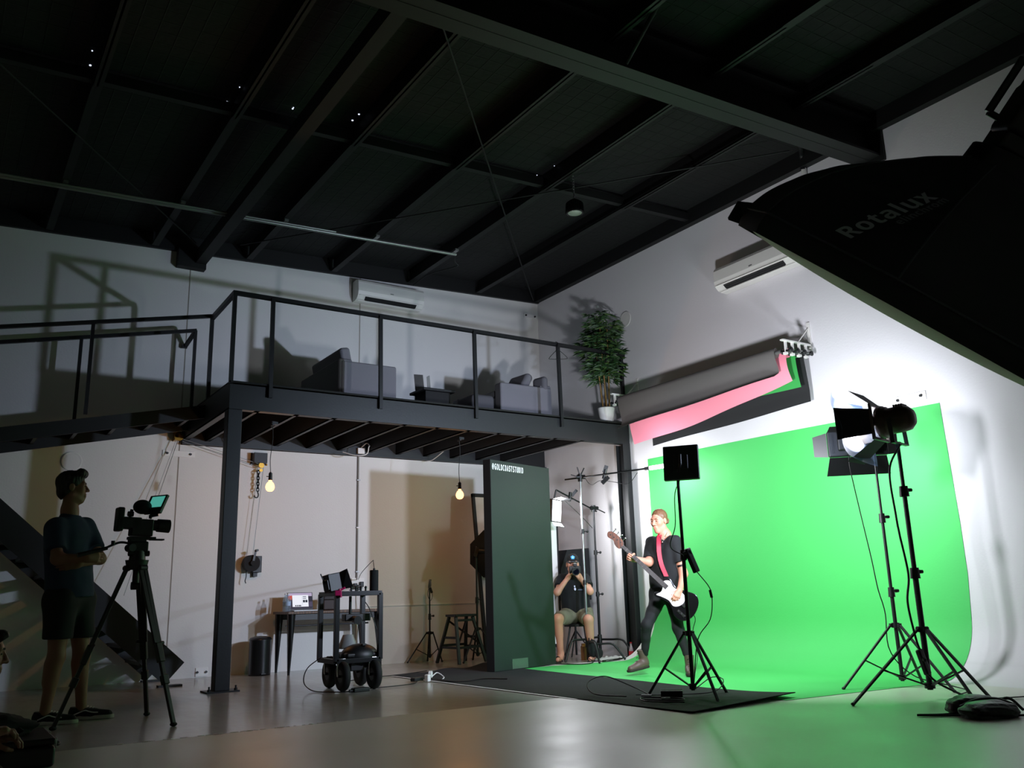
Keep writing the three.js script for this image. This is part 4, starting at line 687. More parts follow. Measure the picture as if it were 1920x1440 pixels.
// ------------------------------------------------------------------ paper rolls on the wall
{
  const t = thing('roll_brackets', 'pair of white wall brackets with black chain wheels for paper rolls', 'bracket', [-0.25, 3.3, 3.75]);
  for (const z of [5.16, 2.3]) {
    mesh('arm', [span(-0.48, -0.002, 3.41, 3.425, z - 0.02, z + 0.02), bar([-0.01, 3.62, z], [-0.22, 3.42, z], 0.02, 0.012), span(-0.014, -0.002, 3.36, 3.68, z - 0.02, z + 0.02)], M.white, t);
    for (const x of [-0.42, -0.31, -0.2, -0.09]) {
      mesh('hook', [span(x - 0.018, x + 0.018, 3.28, 3.41, z - 0.006, z + 0.006), span(x - 0.03, x + 0.006, 3.26, 3.285, z - 0.02, z + 0.02)], M.white, t);
      const o = z > 4 ? 1 : -1;
      mesh('chain_wheel', [rod([x, 3.3, z - o * 0.05], [x, 3.3, z + o * 0.06], 0.014), ball([x, 3.3, z + o * 0.07], 0.03, 1, 1, 0.5, 12), ball([x, 3.3, z - o * 0.05], 0.03, 1, 1, 0.5, 12)], M.black, t);
    }
  }
  const roll = (label, color, x, y, r, z0, z1, prof) => {
    const q = thing('paper_roll', label, 'backdrop roll', [x, y, (z0 + z1) / 2]);
    const m = S(color, 0.75, { side: THREE.DoubleSide });
    mesh('roll', [rod([x, y, z0 + 0.02], [x, y, z1 - 0.02], r, r, 24)], m, q);
    mesh('core', rod([x, y, z0 - 0.06], [x, y, z1 + 0.06], 0.02, 0.02, 12), M.galv, q);
    mesh('hanging_paper', sheet((u, v) => { const [px, py] = prof(u, v); return V(px, py, z0 + (z1 - z0) * u); }, 40, 24, 0.0015), m, q);
  };
  const lerp = (a, b, k) => a + (b - a) * k;
  roll('grey paper backdrop roll hanging in front of the others', 0x625f5c, -0.42, 3.31, 0.055, 2.42, 5.04, (u, v) => { const b = lerp(2.925, 3.035, u) + 0.006 * Math.sin(u * 9); if (v < 0.25) { const a = Math.PI / 2 + v / 0.25 * Math.PI / 2; return [-0.42 + 0.057 * Math.cos(a), 3.31 + 0.057 * Math.sin(a)]; } const k = (v - 0.25) / 0.75; return [-0.477 + 0.075 * Math.sin(k * 2.6) * k - 0.07 * Math.max(0, k - 0.82) / 0.18, lerp(3.31, b, k)]; });
  roll('pink paper backdrop roll drooping below the grey paper', 0xf28ea0, -0.31, 3.31, 0.05, 2.5, 5.11, (u, v) => { const b = lerp(2.715, 3.0, Math.pow(u, 1.2)) + 0.008 * Math.sin(u * 12) - 0.03 * Math.sin(u * 3.14); if (v < 0.2) { const a = Math.PI / 2 + v / 0.2 * Math.PI / 2; return [-0.31 + 0.052 * Math.cos(a), 3.31 + 0.052 * Math.sin(a)]; } const k = (v - 0.2) / 0.8; return [-0.362 + 0.06 * k * k - 0.02 * Math.sin(k * 3.1), lerp(3.31, b, k)]; });
  roll('green paper backdrop roll between pink and black paper', 0x2f9a45, -0.2, 3.31, 0.045, 2.55, 5.13, (u, v) => { const b = 2.96 - 0.02 * u + 0.006 * Math.sin(u * 11); if (v < 0.2) { const a = Math.PI / 2 + v / 0.2 * Math.PI / 2; return [-0.2 + 0.047 * Math.cos(a), 3.31 + 0.047 * Math.sin(a)]; } const k = (v - 0.2) / 0.8; return [-0.247 + 0.05 * k * k, lerp(3.31, b, k)]; });
  roll('black paper backdrop roll nearest the wall with a square corner', 0x1a1b1c, -0.09, 3.31, 0.045, 2.62, 5.15, (u, v) => { const b = 2.69 + 0.085 * u + 0.006 * Math.sin(u * 8); if (v < 0.15) { const a = Math.PI / 2 + v / 0.15 * Math.PI / 2; return [-0.09 + 0.047 * Math.cos(a), 3.31 + 0.047 * Math.sin(a)]; } const k = (v - 0.15) / 0.85; return [-0.137 + 0.05 * Math.min(1, k * 1.3), lerp(3.31, b, k)]; });
}
// ------------------------------------------------------------------ up on the loft
{
  const s1 = thing('sofa', 'grey fabric sofa on the loft seen from its arm end', 'sofa', [-3.62, LT, 0.9]);
  mesh('base', span(-3.98, -3.27, LT + 0.05, LT + 0.34, 0.3, 1.5, 0.03), M.sofa, s1);
  mesh('arm', span(-3.99, -3.26, LT + 0.04, LT + 0.54, 1.36, 1.52, 0.025), M.sofa, s1); mesh('arm', span(-3.99, -3.26, LT + 0.04, LT + 0.54, 0.2, 0.36, 0.025), M.sofa, s1);
  mesh('backrest', span(-4.02, -3.84, LT + 0.04, LT + 0.57, 0.2, 1.51, 0.03), M.sofa, s1);
  mesh('seat_cushion', span(-3.84, -3.27, LT + 0.34, LT + 0.44, 0.37, 1.35, 0.03), M.sofa, s1);
  mesh('back_cushion', at(new RoundedBoxGeometry(0.14, 0.42, 0.98, 3, 0.04), -3.84, LT + 0.55, 0.86, 0, 0, 0.2), M.sofa, s1);
  const s2 = thing('armchair', 'grey fabric armchair in the loft corner with loose cushions', 'sofa', [-1.3, LT, 0.9]);
  mesh('base', span(-1.72, -0.9, LT + 0.05, LT + 0.34, 0.3, 1.5, 0.03), M.sofa, s2);
  mesh('arm', span(-1.73, -0.89, LT + 0.04, LT + 0.52, 1.36, 1.52, 0.025), M.sofa, s2); mesh('arm', span(-1.73, -0.89, LT + 0.04, LT + 0.52, 0.2, 0.36, 0.025), M.sofa, s2);
  mesh('backrest', span(-1.06, -0.88, LT + 0.04, LT + 0.56, 0.2, 1.5, 0.03), M.sofa, s2);
  mesh('seat_cushion', span(-1.72, -1.06, LT + 0.34, LT + 0.44, 0.37, 1.35, 0.03), M.sofa, s2);
  const cu = thing('cushion', 'grey scatter cushion leaning on the corner armchair', 'cushion', [-1.25, LT + 0.44, 1.2]);
  mesh('cushion', at(new RoundedBoxGeometry(0.13, 0.4, 0.42, 4, 0.06), -1.22, LT + 0.57, 1.15, 0.1, 0, -0.55), M.sofa, cu);
  const cu2 = thing('cushion', 'small dark cushion at the back of the corner armchair', 'cushion', [-1.0, LT + 0.5, 1.3]);
  mesh('cushion', at(new RoundedBoxGeometry(0.1, 0.2, 0.24, 4, 0.05), -1.01, LT + 0.58, 1.42, 0.2), S(0x5d5b60, 0.9), cu2);
  const ot = thing('ottoman', 'low grey ottoman beside the corner armchair on the loft', 'ottoman', [-1.95, LT, 1.3]);
  mesh('seat', span(-2.12, -1.78, LT + 0.06, LT + 0.34, 1.0, 1.45, 0.05), S(0x4d4c50, 0.92), ot);
  for (const [x, z] of [[-2.08, 1.04], [-1.82, 1.04], [-2.08, 1.41], [-1.82, 1.41]]) mesh('leg', rod([x, LT, z], [x, LT + 0.07, z], 0.014), M.black, ot);
  const ct = thing('side_table', 'low black table on the loft between the two grey sofas', 'table', [-2.7, LT, 1.45]);
  mesh('tabletop', span(-2.95, -2.5, LT + 0.26, LT + 0.29, 1.25, 1.65, 0.004), M.black, ct); mesh('carcass', span(-2.9, -2.55, LT, LT + 0.26, 1.3, 1.6, 0.004), M.blackMatte, ct);
  const bx = thing('document_holder', 'open pale folder standing upright on the low loft table', 'folder', [-2.87, LT + 0.29, 1.5]);
  mesh('cover', [slab([[-2.95, LT + 0.29, 1.42], [-2.89, LT + 0.29, 1.55], [-2.91, LT + 0.47, 1.55], [-2.97, LT + 0.5, 1.42]], 0.006)], S(0x8b8a88, 0.7), bx); mesh('cover', [slab([[-2.85, LT + 0.29, 1.55], [-2.75, LT + 0.29, 1.45], [-2.77, LT + 0.5, 1.45], [-2.86, LT + 0.45, 1.55]], 0.006)], S(0x8b8a88, 0.7), bx);
  const hg = thing('coat_hanger', 'black wire coat hanger hooked over the loft rail', 'hanger', [-1.2, 3.85, 2.1]);
  mesh('wire', [tube([[-1.2, 4.09, 2.075], [-1.185, 4.11, 2.06], [-1.17, 4.09, 2.08], [-1.185, 4.05, 2.095], [-1.19, 4.0, 2.1]], 0.004), tube([[-1.19, 4.0, 2.1], [-1.33, 3.86, 2.1], [-1.3, 3.845, 2.1], [-1.06, 3.88, 2.1], [-1.05, 3.91, 2.1], [-1.19, 4.0, 2.1]], 0.004, 6, 60)], M.black, hg);
}
{
  const c = [-0.23, LT, 1.88], t = thing('bamboo_plant', 'tall leafy bamboo in a white pot at the loft corner', 'potted plant', c);
  mesh('pot', at(lathe([[0.001, 0], [0.085, 0], [0.09, 0.01], [0.118, 0.215], [0.122, 0.225], [0.108, 0.225], [0.1, 0.19]], 32), ...c), S(0xe9e8e4, 0.35), t);
  mesh('soil', at(lathe([[0.001, 0.195], [0.104, 0.195]], 20), ...c), S(0x1c1510, 0.95), t);
  const cane = S(0x8a6c3c, 0.55), tops = [];
  for (let i = 0; i < 6; i++) { const a = i * 1.05, b = V(c[0] + 0.05 * Math.cos(a), LT + 0.19, c[2] + 0.05 * Math.sin(a)), e = V(c[0] - 0.02 + 0.1 * Math.cos(a + 0.4), LT + 1.25 + 0.09 * (i % 3), c[2] + 0.12 * Math.sin(a + 0.4)); tops.push([b, e]); mesh('cane', rod(b, e, 0.011, 0.006, 8), cane, t); }
  const leaves = [[], []], leaf = (p, d, L, w, k) => { const s = d.clone().cross(V(0, 1, 0)).normalize().multiplyScalar(w), m = p.clone().addScaledVector(d, L * 0.4).add(V(0, 0.01, 0)), e = p.clone().addScaledVector(d, L).add(V(0, -L * 0.25, 0)); if (e.x > -0.01) e.x = -0.01; if (m.x > -0.01) m.x = -0.012; const a = m.clone().add(s), b = m.clone().sub(s); if (a.x > -0.006) a.x = -0.006; if (b.x > -0.006) b.x = -0.006; leaves[k].push(slab([p, a, e, b], 0.0008)); };
  for (let i = 0; i < 330; i++) {
    const [b, e] = tops[i % 6], k = rnd(0.34, 1.04), p = b.clone().lerp(e, k), a0 = rnd(6.283), out = rnd(0.03, 0.24) * (k < 0.5 ? 0.75 : 1) * (1 - 0.45 * Math.max(0, k - 0.75) * 3), tip = p.clone().add(V(Math.cos(a0) * out, rnd(0, 0.12), Math.sin(a0) * out)); tip.x = Math.min(tip.x, -0.03);
    for (let j = 0; j < 6; j++) { const a = a0 + rnd(-1.3, 1.3), d = V(Math.cos(a), rnd(-0.25, 0.6), Math.sin(a)).normalize(); leaf(tip, d, rnd(0.09, 0.17), rnd(0.0035, 0.007), rnd() < 0.72 ? 0 : 1); }
  }
  const sp = (p, n) => { for (let j = 0; j < n; j++) { const a = rnd(6.283), d = V(Math.cos(a), rnd(-0.1, 0.5), Math.sin(a)).normalize(); leaf(P(p), d, rnd(0.1, 0.16), 0.009, 0); } };
  sp([c[0] - 0.3, LT + 1.0, c[2] + 0.1], 12); sp([c[0] - 0.26, LT + 0.8, c[2] + 0.1], 10); sp([c[0] - 0.2, LT + 1.55, c[2]], 10); sp([c[0], LT + 1.62, c[2]], 14);
  const lf = (c) => PH(c, 0.5, { side: THREE.DoubleSide });
  mesh('foliage', leaves[0], lf(0x2c4a26), t).userData.kind = 'stuff'; mesh('foliage', leaves[1], lf(0x4a6630), t).userData.kind = 'stuff';
}
// ------------------------------------------------------------------ loose things on the floor
{
  const t = thing('sandbag', 'black sandbag slumped over the foot of the tall grey stand', 'sandbag', [-2.2, 0, 7.78]);
  const prof = (a, cx, cz, L, H, W, ry) => { const g = new THREE.SphereGeometry(1, 36, 22), p = g.attributes.position; for (let i = 0; i < p.count; i++) { let x = p.getX(i), y = p.getY(i), z = p.getZ(i); const f = 1 + 0.12 * fbm(x * 2.2 + a, y * 2.2, z * 2.2, 3) * 2; x = Math.sign(x) * Math.pow(Math.abs(x), 0.7) * L * f; y = Math.max(-0.55, y) * H * f; z = Math.sign(z) * Math.pow(Math.abs(z), 0.8) * W * f; p.setXYZ(i, x, y, z); } g.computeVertexNormals(); return at(g, cx, H * 0.55, cz, ry); };
  const bag = S(0x0f1012, 0.38, { bumpMap: tFine, bumpScale: 0.004 });
  mesh('bag', prof(1, -2.2, 7.83, 0.19, 0.065, 0.11, -0.35), bag, t); mesh('bag', prof(4, -2.08, 7.66, 0.17, 0.075, 0.1, -0.5), bag, t);
  mesh('strap', [tube([[-2.3, 0.06, 7.7], [-2.2, 0.1, 7.76], [-2.08, 0.1, 7.82], [-1.98, 0.06, 7.88]], 0.012), tube([[-1.96, 0.05, 7.72], [-1.9, 0.09, 7.8], [-1.93, 0.03, 7.9]], 0.01)], M.black, t);
  const c = thing('equipment_case', 'black equipment case with clasps at the bottom left corner', 'case', [-7.6, 0, 5.2]);
  mesh('body', span(-8.1, -7.2, 0.004, 0.11, 4.95, 5.52, 0.02), M.black, c); mesh('lid', span(-8.1, -7.2, 0.115, 0.15, 4.95, 5.52, 0.015), M.black, c);
  for (const z of [5.1, 5.4]) mesh('clasp', span(-7.205, -7.185, 0.085, 0.14, z - 0.02, z + 0.02, 0.004), M.galv, c);
  mesh('handle', tube([[-7.2, 0.09, 5.18], [-7.16, 0.09, 5.2], [-7.16, 0.09, 5.3], [-7.2, 0.09, 5.32]], 0.008), M.black, c);
  const b = thing('soft_bag', 'crumpled black shoulder bag lying on the equipment case', 'bag', [-7.5, 0.15, 5.15]);
  const g = new THREE.SphereGeometry(1, 36, 24), p = g.attributes.position; for (let i = 0; i < p.count; i++) { const x = p.getX(i), y = p.getY(i), z = p.getZ(i), f = 1 + 0.5 * fbm(x * 1.8, y * 1.8, z * 1.8 + 3, 4); p.setXYZ(i, x * 0.26 * f, Math.max(-0.4, y) * 0.09 * f, z * 0.2 * f); } g.computeVertexNormals();
  mesh('body', at(g, -7.55, 0.185, 5.2, 0.3), M.blackCloth, b); mesh('strap', tube([[-7.75, 0.22, 5.2], [-7.6, 0.28, 5.3], [-7.45, 0.25, 5.25], [-7.35, 0.17, 5.3]], 0.014), M.black, b); mesh('buckle', box(0.03, 0.006, 0.02, -7.48, 0.27, 5.28, 0.002, 0.3), M.chrome, b);
  const pp = thing('paper_heap', 'crumpled white paper lying at the foot of the farther C-stand', 'paper', [-0.4, 0, 1.75]);
  mesh('sheet', sheet((u, v) => V(-0.75 + 0.62 * u, 0.02 + 0.05 * Math.abs(fbm(u * 3, v * 3, 2, 3)) * 2 * Math.sin(u * 3.1), 1.95 + 0.3 * v - 0.25 * u), 18, 10, 0.002), M.white, pp); mesh('edge', rod([-0.8, 0.02, 2.24], [-0.2, 0.02, 2.05], 0.012), M.darkWood, pp);
  const r = thing('drink_bottle', 'small red-labelled drink bottle on the floor by the wall', 'bottle', [-0.1, 0, 2.2]);
  mesh('body', at(lathe([[0.001, 0], [0.032, 0.002], [0.034, 0.05], [0.03, 0.12], [0.014, 0.16], [0.013, 0.19]], 16), -0.13, 0.0, 2.0), PH(0xf0dede, 0.1, { transmission: 0.6, thickness: 0 }), r); mesh('label', rod([-0.13, 0.035, 2.0], [-0.13, 0.095, 2.0], 0.0355, 0.034, 16), S(0xb3202a, 0.5), r); mesh('cap', rod([-0.13, 0.19, 2.0], [-0.13, 0.205, 2.0], 0.015), S(0xb3202a, 0.5), r);
  const cr = thing('cable', 'loose black cable coil and connectors on the carpet runner', 'cable', [-3.0, 0.02, 5.4]);
  mesh('wire', [tube([[-3.15, 0.03, 5.45], [-3.2, 0.03, 5.1], [-3.1, 0.1, 4.9], [-2.95, 0.14, 4.95], [-2.85, 0.06, 5.2], [-2.95, 0.03, 5.5]], 0.005, 6, 60), tube([[-3.2, 0.03, 5.7], [-3.05, 0.03, 5.95], [-2.95, 0.03, 5.85], [-3.1, 0.03, 5.6], [-3.25, 0.03, 5.8], [-3.1, 0.03, 6.05]], 0.005, 6, 60), tube([[-1.37, 0.012, 1.98], [-1.2, 0.012, 2.3], [-1.0, 0.02, 2.3], [-0.9, 0.05, 2.1]], 0.006, 6, 30)], M.cable, cr);
  mesh('connector', rod([-3.08, 0.035, 5.55], [-3.02, 0.035, 5.6], 0.012), M.galv, cr); mesh('connector', rod([-3.12, 0.035, 5.82], [-3.05, 0.035, 5.84], 0.012), M.galv, cr);
  const dm = thing('ballast_box', 'flat black ballast box with a silver edge on the carpet', 'power supply', [-2.78, 0.02, 5.55]);
  mesh('case', box(0.17, 0.05, 0.12, -2.86, 0.045, 5.66, 0.006, -0.75), M.black, dm); mesh('trim', box(0.168, 0.004, 0.012, -2.85, 0.072, 5.65, 0, -0.75), M.galv, dm);
}
// ------------------------------------------------------------------ people: smooth fields meshed on a grid
function nets(f, lo, hi, h) {
  const nx = Math.ceil((hi[0] - lo[0]) / h) + 1, ny = Math.ceil((hi[1] - lo[1]) / h) + 1, nz = Math.ceil((hi[2] - lo[2]) / h) + 1;
  const val = new Float32Array(nx * ny * nz), id = (i, j, k) => i + nx * (j + ny * k);
  for (let k = 0; k < nz; k++) for (let j = 0; j < ny; j++) for (let i = 0; i < nx; i++) val[id(i, j, k)] = f(lo[0] + i * h, lo[1] + j * h, lo[2] + k * h);
  const map = new Int32Array(nx * ny * nz).fill(-1), pos = [], idx = [];
  const E = [[0, 1], [2, 3], [4, 5], [6, 7], [0, 2], [1, 3], [4, 6], [5, 7], [0, 4], [1, 5], [2, 6], [3, 7]];
  for (let k = 0; k < nz - 1; k++) for (let j = 0; j < ny - 1; j++) for (let i = 0; i < nx - 1; i++) {
    const v = []; let m = 0; for (let c = 0; c < 8; c++) { v[c] = val[id(i + (c & 1), j + ((c >> 1) & 1), k + (c >> 2))]; if (v[c] < 0) m++; }
    if (!m || m === 8) continue;
    let x = 0, y = 0, z = 0, n = 0;
    for (const [a, b] of E) if ((v[a] < 0) !== (v[b] < 0)) { const t = v[a] / (v[a] - v[b]); x += (a & 1) + t * ((b & 1) - (a & 1)); y += ((a >> 1) & 1) + t * (((b >> 1) & 1) - ((a >> 1) & 1)); z += (a >> 2) + t * ((b >> 2) - (a >> 2)); n++; }
    map[id(i, j, k)] = pos.length / 3; pos.push(lo[0] + (i + x / n) * h, lo[1] + (j + y / n) * h, lo[2] + (k + z / n) * h);
  }
  const quad = (a, b, c, d, fl) => { if (a < 0 || b < 0 || c < 0 || d < 0) return; if (fl) idx.push(a, c, b, a, d, c); else idx.push(a, b, c, a, c, d); };
  for (let k = 1; k < nz - 1; k++) for (let j = 1; j < ny - 1; j++) for (let i = 1; i < nx - 1; i++) {
    const s = val[id(i, j, k)] < 0;
    if (s !== (val[id(i + 1, j, k)] < 0)) quad(map[id(i, j - 1, k - 1)], map[id(i, j, k - 1)], map[id(i, j, k)], map[id(i, j - 1, k)], !s);
    if (s !== (val[id(i, j + 1, k)] < 0)) quad(map[id(i - 1, j, k - 1)], map[id(i - 1, j, k)], map[id(i, j, k)], map[id(i, j, k - 1)], !s);
    if (s !== (val[id(i, j, k + 1)] < 0)) quad(map[id(i - 1, j - 1, k)], map[id(i, j - 1, k)], map[id(i, j, k)], map[id(i - 1, j, k)], !s);
  }
  const no = new Float32Array(pos.length), e = h * 0.5;
  for (let q = 0; q < pos.length; q += 3) { const x = pos[q], y = pos[q + 1], z = pos[q + 2]; const a = f(x + e, y, z) - f(x - e, y, z), b = f(x, y + e, z) - f(x, y - e, z), c = f(x, y, z + e) - f(x, y, z - e), l = Math.hypot(a, b, c) || 1; no[q] = a / l; no[q + 1] = b / l; no[q + 2] = c / l; }
  const g = new THREE.BufferGeometry(); g.setAttribute('position', new THREE.Float32BufferAttribute(pos, 3)); g.setAttribute('normal', new THREE.BufferAttribute(no, 3)); g.setIndex(idx); return g;
}
const smin = (a, b, k) => { const h = Math.max(k - Math.abs(a - b), 0) / k; return Math.min(a, b) - h * h * k * 0.25; };
const smax = (a, b, k) => -smin(-a, -b, k);
function cap(a, b, ra, rb = ra) {
  const [ax, ay, az] = P(a).toArray(), [bx, by, bz] = P(b).toArray(), dx = bx - ax, dy = by - ay, dz = bz - az, L = dx * dx + dy * dy + dz * dz || 1e-9;
  const f = (x, y, z) => { let t = ((x - ax) * dx + (y - ay) * dy + (z - az) * dz) / L; t = t < 0 ? 0 : t > 1 ? 1 : t; return Math.hypot(x - ax - t * dx, y - ay - t * dy, z - az - t * dz) - ra - (rb - ra) * t; };
  const r = Math.max(ra, rb); f.lo = [Math.min(ax, bx) - r, Math.min(ay, by) - r, Math.min(az, bz) - r]; f.hi = [Math.max(ax, bx) + r, Math.max(ay, by) + r, Math.max(az, bz) + r]; return f;
}
function ell(c, rx, ry, rz) {
  const [cx, cy, cz] = P(c).toArray(), f = (x, y, z) => { const a = (x - cx) / rx, b = (y - cy) / ry, d = (z - cz) / rz, k0 = Math.hypot(a, b, d), k1 = Math.hypot(a / rx, b / ry, d / rz); return k1 < 1e-6 ? -Math.min(rx, ry, rz) : k0 * (k0 - 1) / k1; };
  f.lo = [cx - rx, cy - ry, cz - rz]; f.hi = [cx + rx, cy + ry, cz + rz]; return f;
}
function blend(prims, k) {
  const f = (x, y, z) => { let d = 9; for (const p of prims) d = smin(d, p(x, y, z), k); return d; };
  f.lo = [0, 1, 2].map((i) => Math.min(...prims.map((p) => p.lo[i])) - 0.03); f.hi = [0, 1, 2].map((i) => Math.max(...prims.map((p) => p.hi[i])) + 0.03); return f;
}
const meshF = (f, h, lo = f.lo, hi = f.hi) => nets(f, lo, hi, h);
// local head: x to the person's left, y up, z forward
function headField() {
  const k = 0.016;
  const add = [ell([0, 0.035, -0.015], 0.075, 0.093, 0.097), ell([0, -0.03, 0.028], 0.06, 0.085, 0.066), cap([0, -0.1, 0.056], [0, -0.1, 0.066], 0.022), cap([0.046, -0.06, 0], [0.012, -0.1, 0.055], 0.022, 0.02), cap([-0.046, -0.06, 0], [-0.012, -0.1, 0.055], 0.022, 0.02),
    cap([-0.042, 0.036, 0.073], [0.042, 0.036, 0.073], 0.013), ell([0.042, -0.012, 0.058], 0.026, 0.026, 0.026), ell([-0.042, -0.012, 0.058], 0.026, 0.026, 0.026), cap([0, -0.062, 0.08], [0, -0.07, 0.078], 0.018)];
  const fine = [cap([0, 0.022, 0.089], [0, -0.02, 0.112], 0.0085, 0.0125), ell([0.013, -0.024, 0.099], 0.01, 0.008, 0.011), ell([-0.013, -0.024, 0.099], 0.01, 0.008, 0.011), cap([-0.017, -0.056, 0.092], [0.017, -0.056, 0.092], 0.0075), cap([-0.014, -0.067, 0.09], [0.014, -0.067, 0.09], 0.0085),
    ell([0.078, -0.002, -0.008], 0.011, 0.032, 0.021), ell([-0.078, -0.002, -0.008], 0.011, 0.032, 0.021)];
  const cut = [ell([0.031, 0.012, 0.1], 0.02, 0.014, 0.02), ell([-0.031, 0.012, 0.1], 0.02, 0.014, 0.02)];
  return (x, y, z) => { let d = 9; for (const p of add) d = smin(d, p(x, y, z), k * 1.6); for (const p of fine) d = smin(d, p(x, y, z), 0.009); for (const p of cut) d = smax(d, -p(x, y, z), 0.012); d = smin(d, ell([0.031, 0.013, 0.075], 0.013, 0.012, 0.013)(x, y, z), 0.004); d = smin(d, ell([-0.031, 0.013, 0.075], 0.013, 0.012, 0.013)(x, y, z), 0.004); return smax(d, -(Math.hypot(x, y + 0.0615, (z - 0.1) * 0.8) > 0.03 ? 9 : Math.abs(y + 0.0615) - 0.0012 + (Math.abs(x) > 0.02 ? 9 : 0)), 0.003); };
}
const HEAD = headField();
function headFrame(c, fwd, up, s) {
  const z = P(fwd).normalize(), x = P(up).cross(z).normalize(), y = z.clone().cross(x), m = new THREE.Matrix4().makeBasis(x, y, z).scale(V(s, s, s)).setPosition(P(c)), q = m.clone().invert(), e = q.elements;
  const inv = (f) => (X, Y, Z) => s * f(e[0] * X + e[4] * Y + e[8] * Z + e[12], e[1] * X + e[5] * Y + e[9] * Z + e[13], e[2] * X + e[6] * Y + e[10] * Z + e[14]);
  const C = P(c); return { m, inv, to: (a) => P(a).applyMatrix4(m), lo: (r) => [C.x - r, C.y - r, C.z - r], hi: (r) => [C.x + r, C.y + r, C.z + r], s };
}
function handPrims(w, dir, palm, thumb, curl, s = 1, tc = 0.5) {
  const W = P(w), d = P(dir).normalize(), n = P(palm).addScaledVector(d, -P(palm).dot(d)).normalize(), t = P(thumb).addScaledVector(d, -P(thumb).dot(d)); t.addScaledVector(n, -t.dot(n)).normalize();
  const at3 = (a, b, c) => W.clone().addScaledVector(d, a * s).addScaledVector(t, b * s).addScaledVector(n, c * s), palmP = [], fing = [];
  const off = [0.031, 0.011, -0.01, -0.029], Ls = [0.072, 0.08, 0.075, 0.06], kn = [0.088, 0.092, 0.087, 0.078];
  palmP.push(cap(W, at3(0.03, 0, 0), 0.027 * s, 0.026 * s));
  for (let i = 0; i < 4; i++) {
    palmP.push(cap(at3(0.02, off[i] * 0.6, 0), at3(kn[i], off[i], 0), 0.015 * s, 0.0125 * s));
    let p = at3(kn[i], off[i], 0), a = 0; const c = Array.isArray(curl[0]) ? curl[i] : curl, seg = [0.46, 0.3, 0.24];
    for (let j = 0; j < 3; j++) { a += c[j]; const q = p.clone().addScaledVector(d, Math.cos(a) * Ls[i] * seg[j] * s).addScaledVector(n, Math.sin(a) * Ls[i] * seg[j] * s); fing.push(cap(p, q, (0.0098 - 0.001 * j) * s, (0.009 - 0.001 * j) * s)); p = q; }
  }
  const t0 = at3(0.025, 0.026, 0.004), t1 = at3(0.055, 0.05, 0.015 + 0.02 * tc), t2 = at3(0.085, 0.052 - 0.01 * tc, 0.022 + 0.045 * tc), t3 = at3(0.105, 0.045 - 0.025 * tc, 0.025 + 0.06 * tc);
  fing.push(cap(t0, t1, 0.015 * s, 0.012 * s), cap(t1, t2, 0.0115 * s, 0.0105 * s), cap(t2, t3, 0.0105 * s, 0.0085 * s));
  return { palmP, fing };
}
function handGeo(h, el, wr) {
  const fore = cap(P(wr).lerp(P(el), 0.3), wr, 0.032, 0.026), all = [...h.palmP, fore, ...h.fing], b = blend(all, 0.02);
  const f = (x, y, z) => { let d = 9; for (const p of h.palmP) d = smin(d, p(x, y, z), 0.022); d = smin(d, fore(x, y, z), 0.03); for (const p of h.fing) d = smin(d, p(x, y, z), 0.006); return d; };
  return nets(f, b.lo, b.hi, 0.0035);
}
const mid = (a, b, k) => P(a).lerp(P(b), k);
const wr3 = (x, y, z, a, s = 14) => a * noise.noise(x * s, y * s * 0.6, z * s);
function cutAt(f, p, n) { const q = P(p), m = P(n).normalize(); const g = (x, y, z) => Math.max(f(x, y, z), (x - q.x) * m.x + (y - q.y) * m.y + (z - q.z) * m.z); g.lo = f.lo; g.hi = f.hi; return g; }
function joinF(fs, k) { const f = (x, y, z) => { let d = 9; for (const p of fs) d = smin(d, p(x, y, z), k); return d; }; f.lo = [0, 1, 2].map((i) => Math.min(...fs.map((p) => p.lo[i]))); f.hi = [0, 1, 2].map((i) => Math.max(...fs.map((p) => p.hi[i]))); return f; }
function torsoPrims(J, g) {   // g: extra thickness
  const w = J.w ?? 1, sl = mid(J.shL, J.shR, 0.22), sr = mid(J.shR, J.shL, 0.22), hl = mid(J.hipL, J.hipR, 0.05).add(V(0, 0.04, 0)), hr = mid(J.hipR, J.hipL, 0.05).add(V(0, 0.04, 0));
  return [cap(sl.clone().add(V(0, -0.1, 0)), hl, 0.088 * w + g, 0.083 * w + g), cap(sr.clone().add(V(0, -0.1, 0)), hr, 0.088 * w + g, 0.083 * w + g), cap(mid(sl, sr, 0.5).add(V(0, -0.12, 0)), mid(hl, hr, 0.5), 0.105 * w + g, 0.1 * w + g), cap(mid(J.shL, J.shR, 0.1).add(V(0, -0.01, 0)), mid(J.shR, J.shL, 0.1).add(V(0, -0.01, 0)), 0.056 * w + g), cap(J.neck, mid(sl, sr, 0.5).add(V(0, -0.05, 0)), 0.058, 0.085 + g)];
}
const arm = (J, s, g = 0) => [cap(J['sh' + s], J['el' + s], 0.05 + g, 0.04 + g), cap(J['el' + s], J['wr' + s], 0.042 + g, 0.028 + g)];
const legP = (J, s, g0 = 0) => { const g = g0 + (J.lg ?? 0); const k = P(J['kn' + s]), a = P(J['an' + s]); return [cap(J['hip' + s], k, 0.088 + g, 0.058 + g), cap(k, a, 0.056 + g, 0.038 + g), cap(mid(k, a, 0.15).add(P(J.back ?? [0, 0, 0]).multiplyScalar(0.022)), mid(k, a, 0.45).add(P(J.back ?? [0, 0, 0]).multiplyScalar(0.02)), 0.05 + g, 0.042 + g)]; };
const skinM = (c) => PH(c, 0.55, { sheen: 0.2, sheenRoughness: 0.5, sheenColor: new THREE.Color(0.5, 0.3, 0.25) });
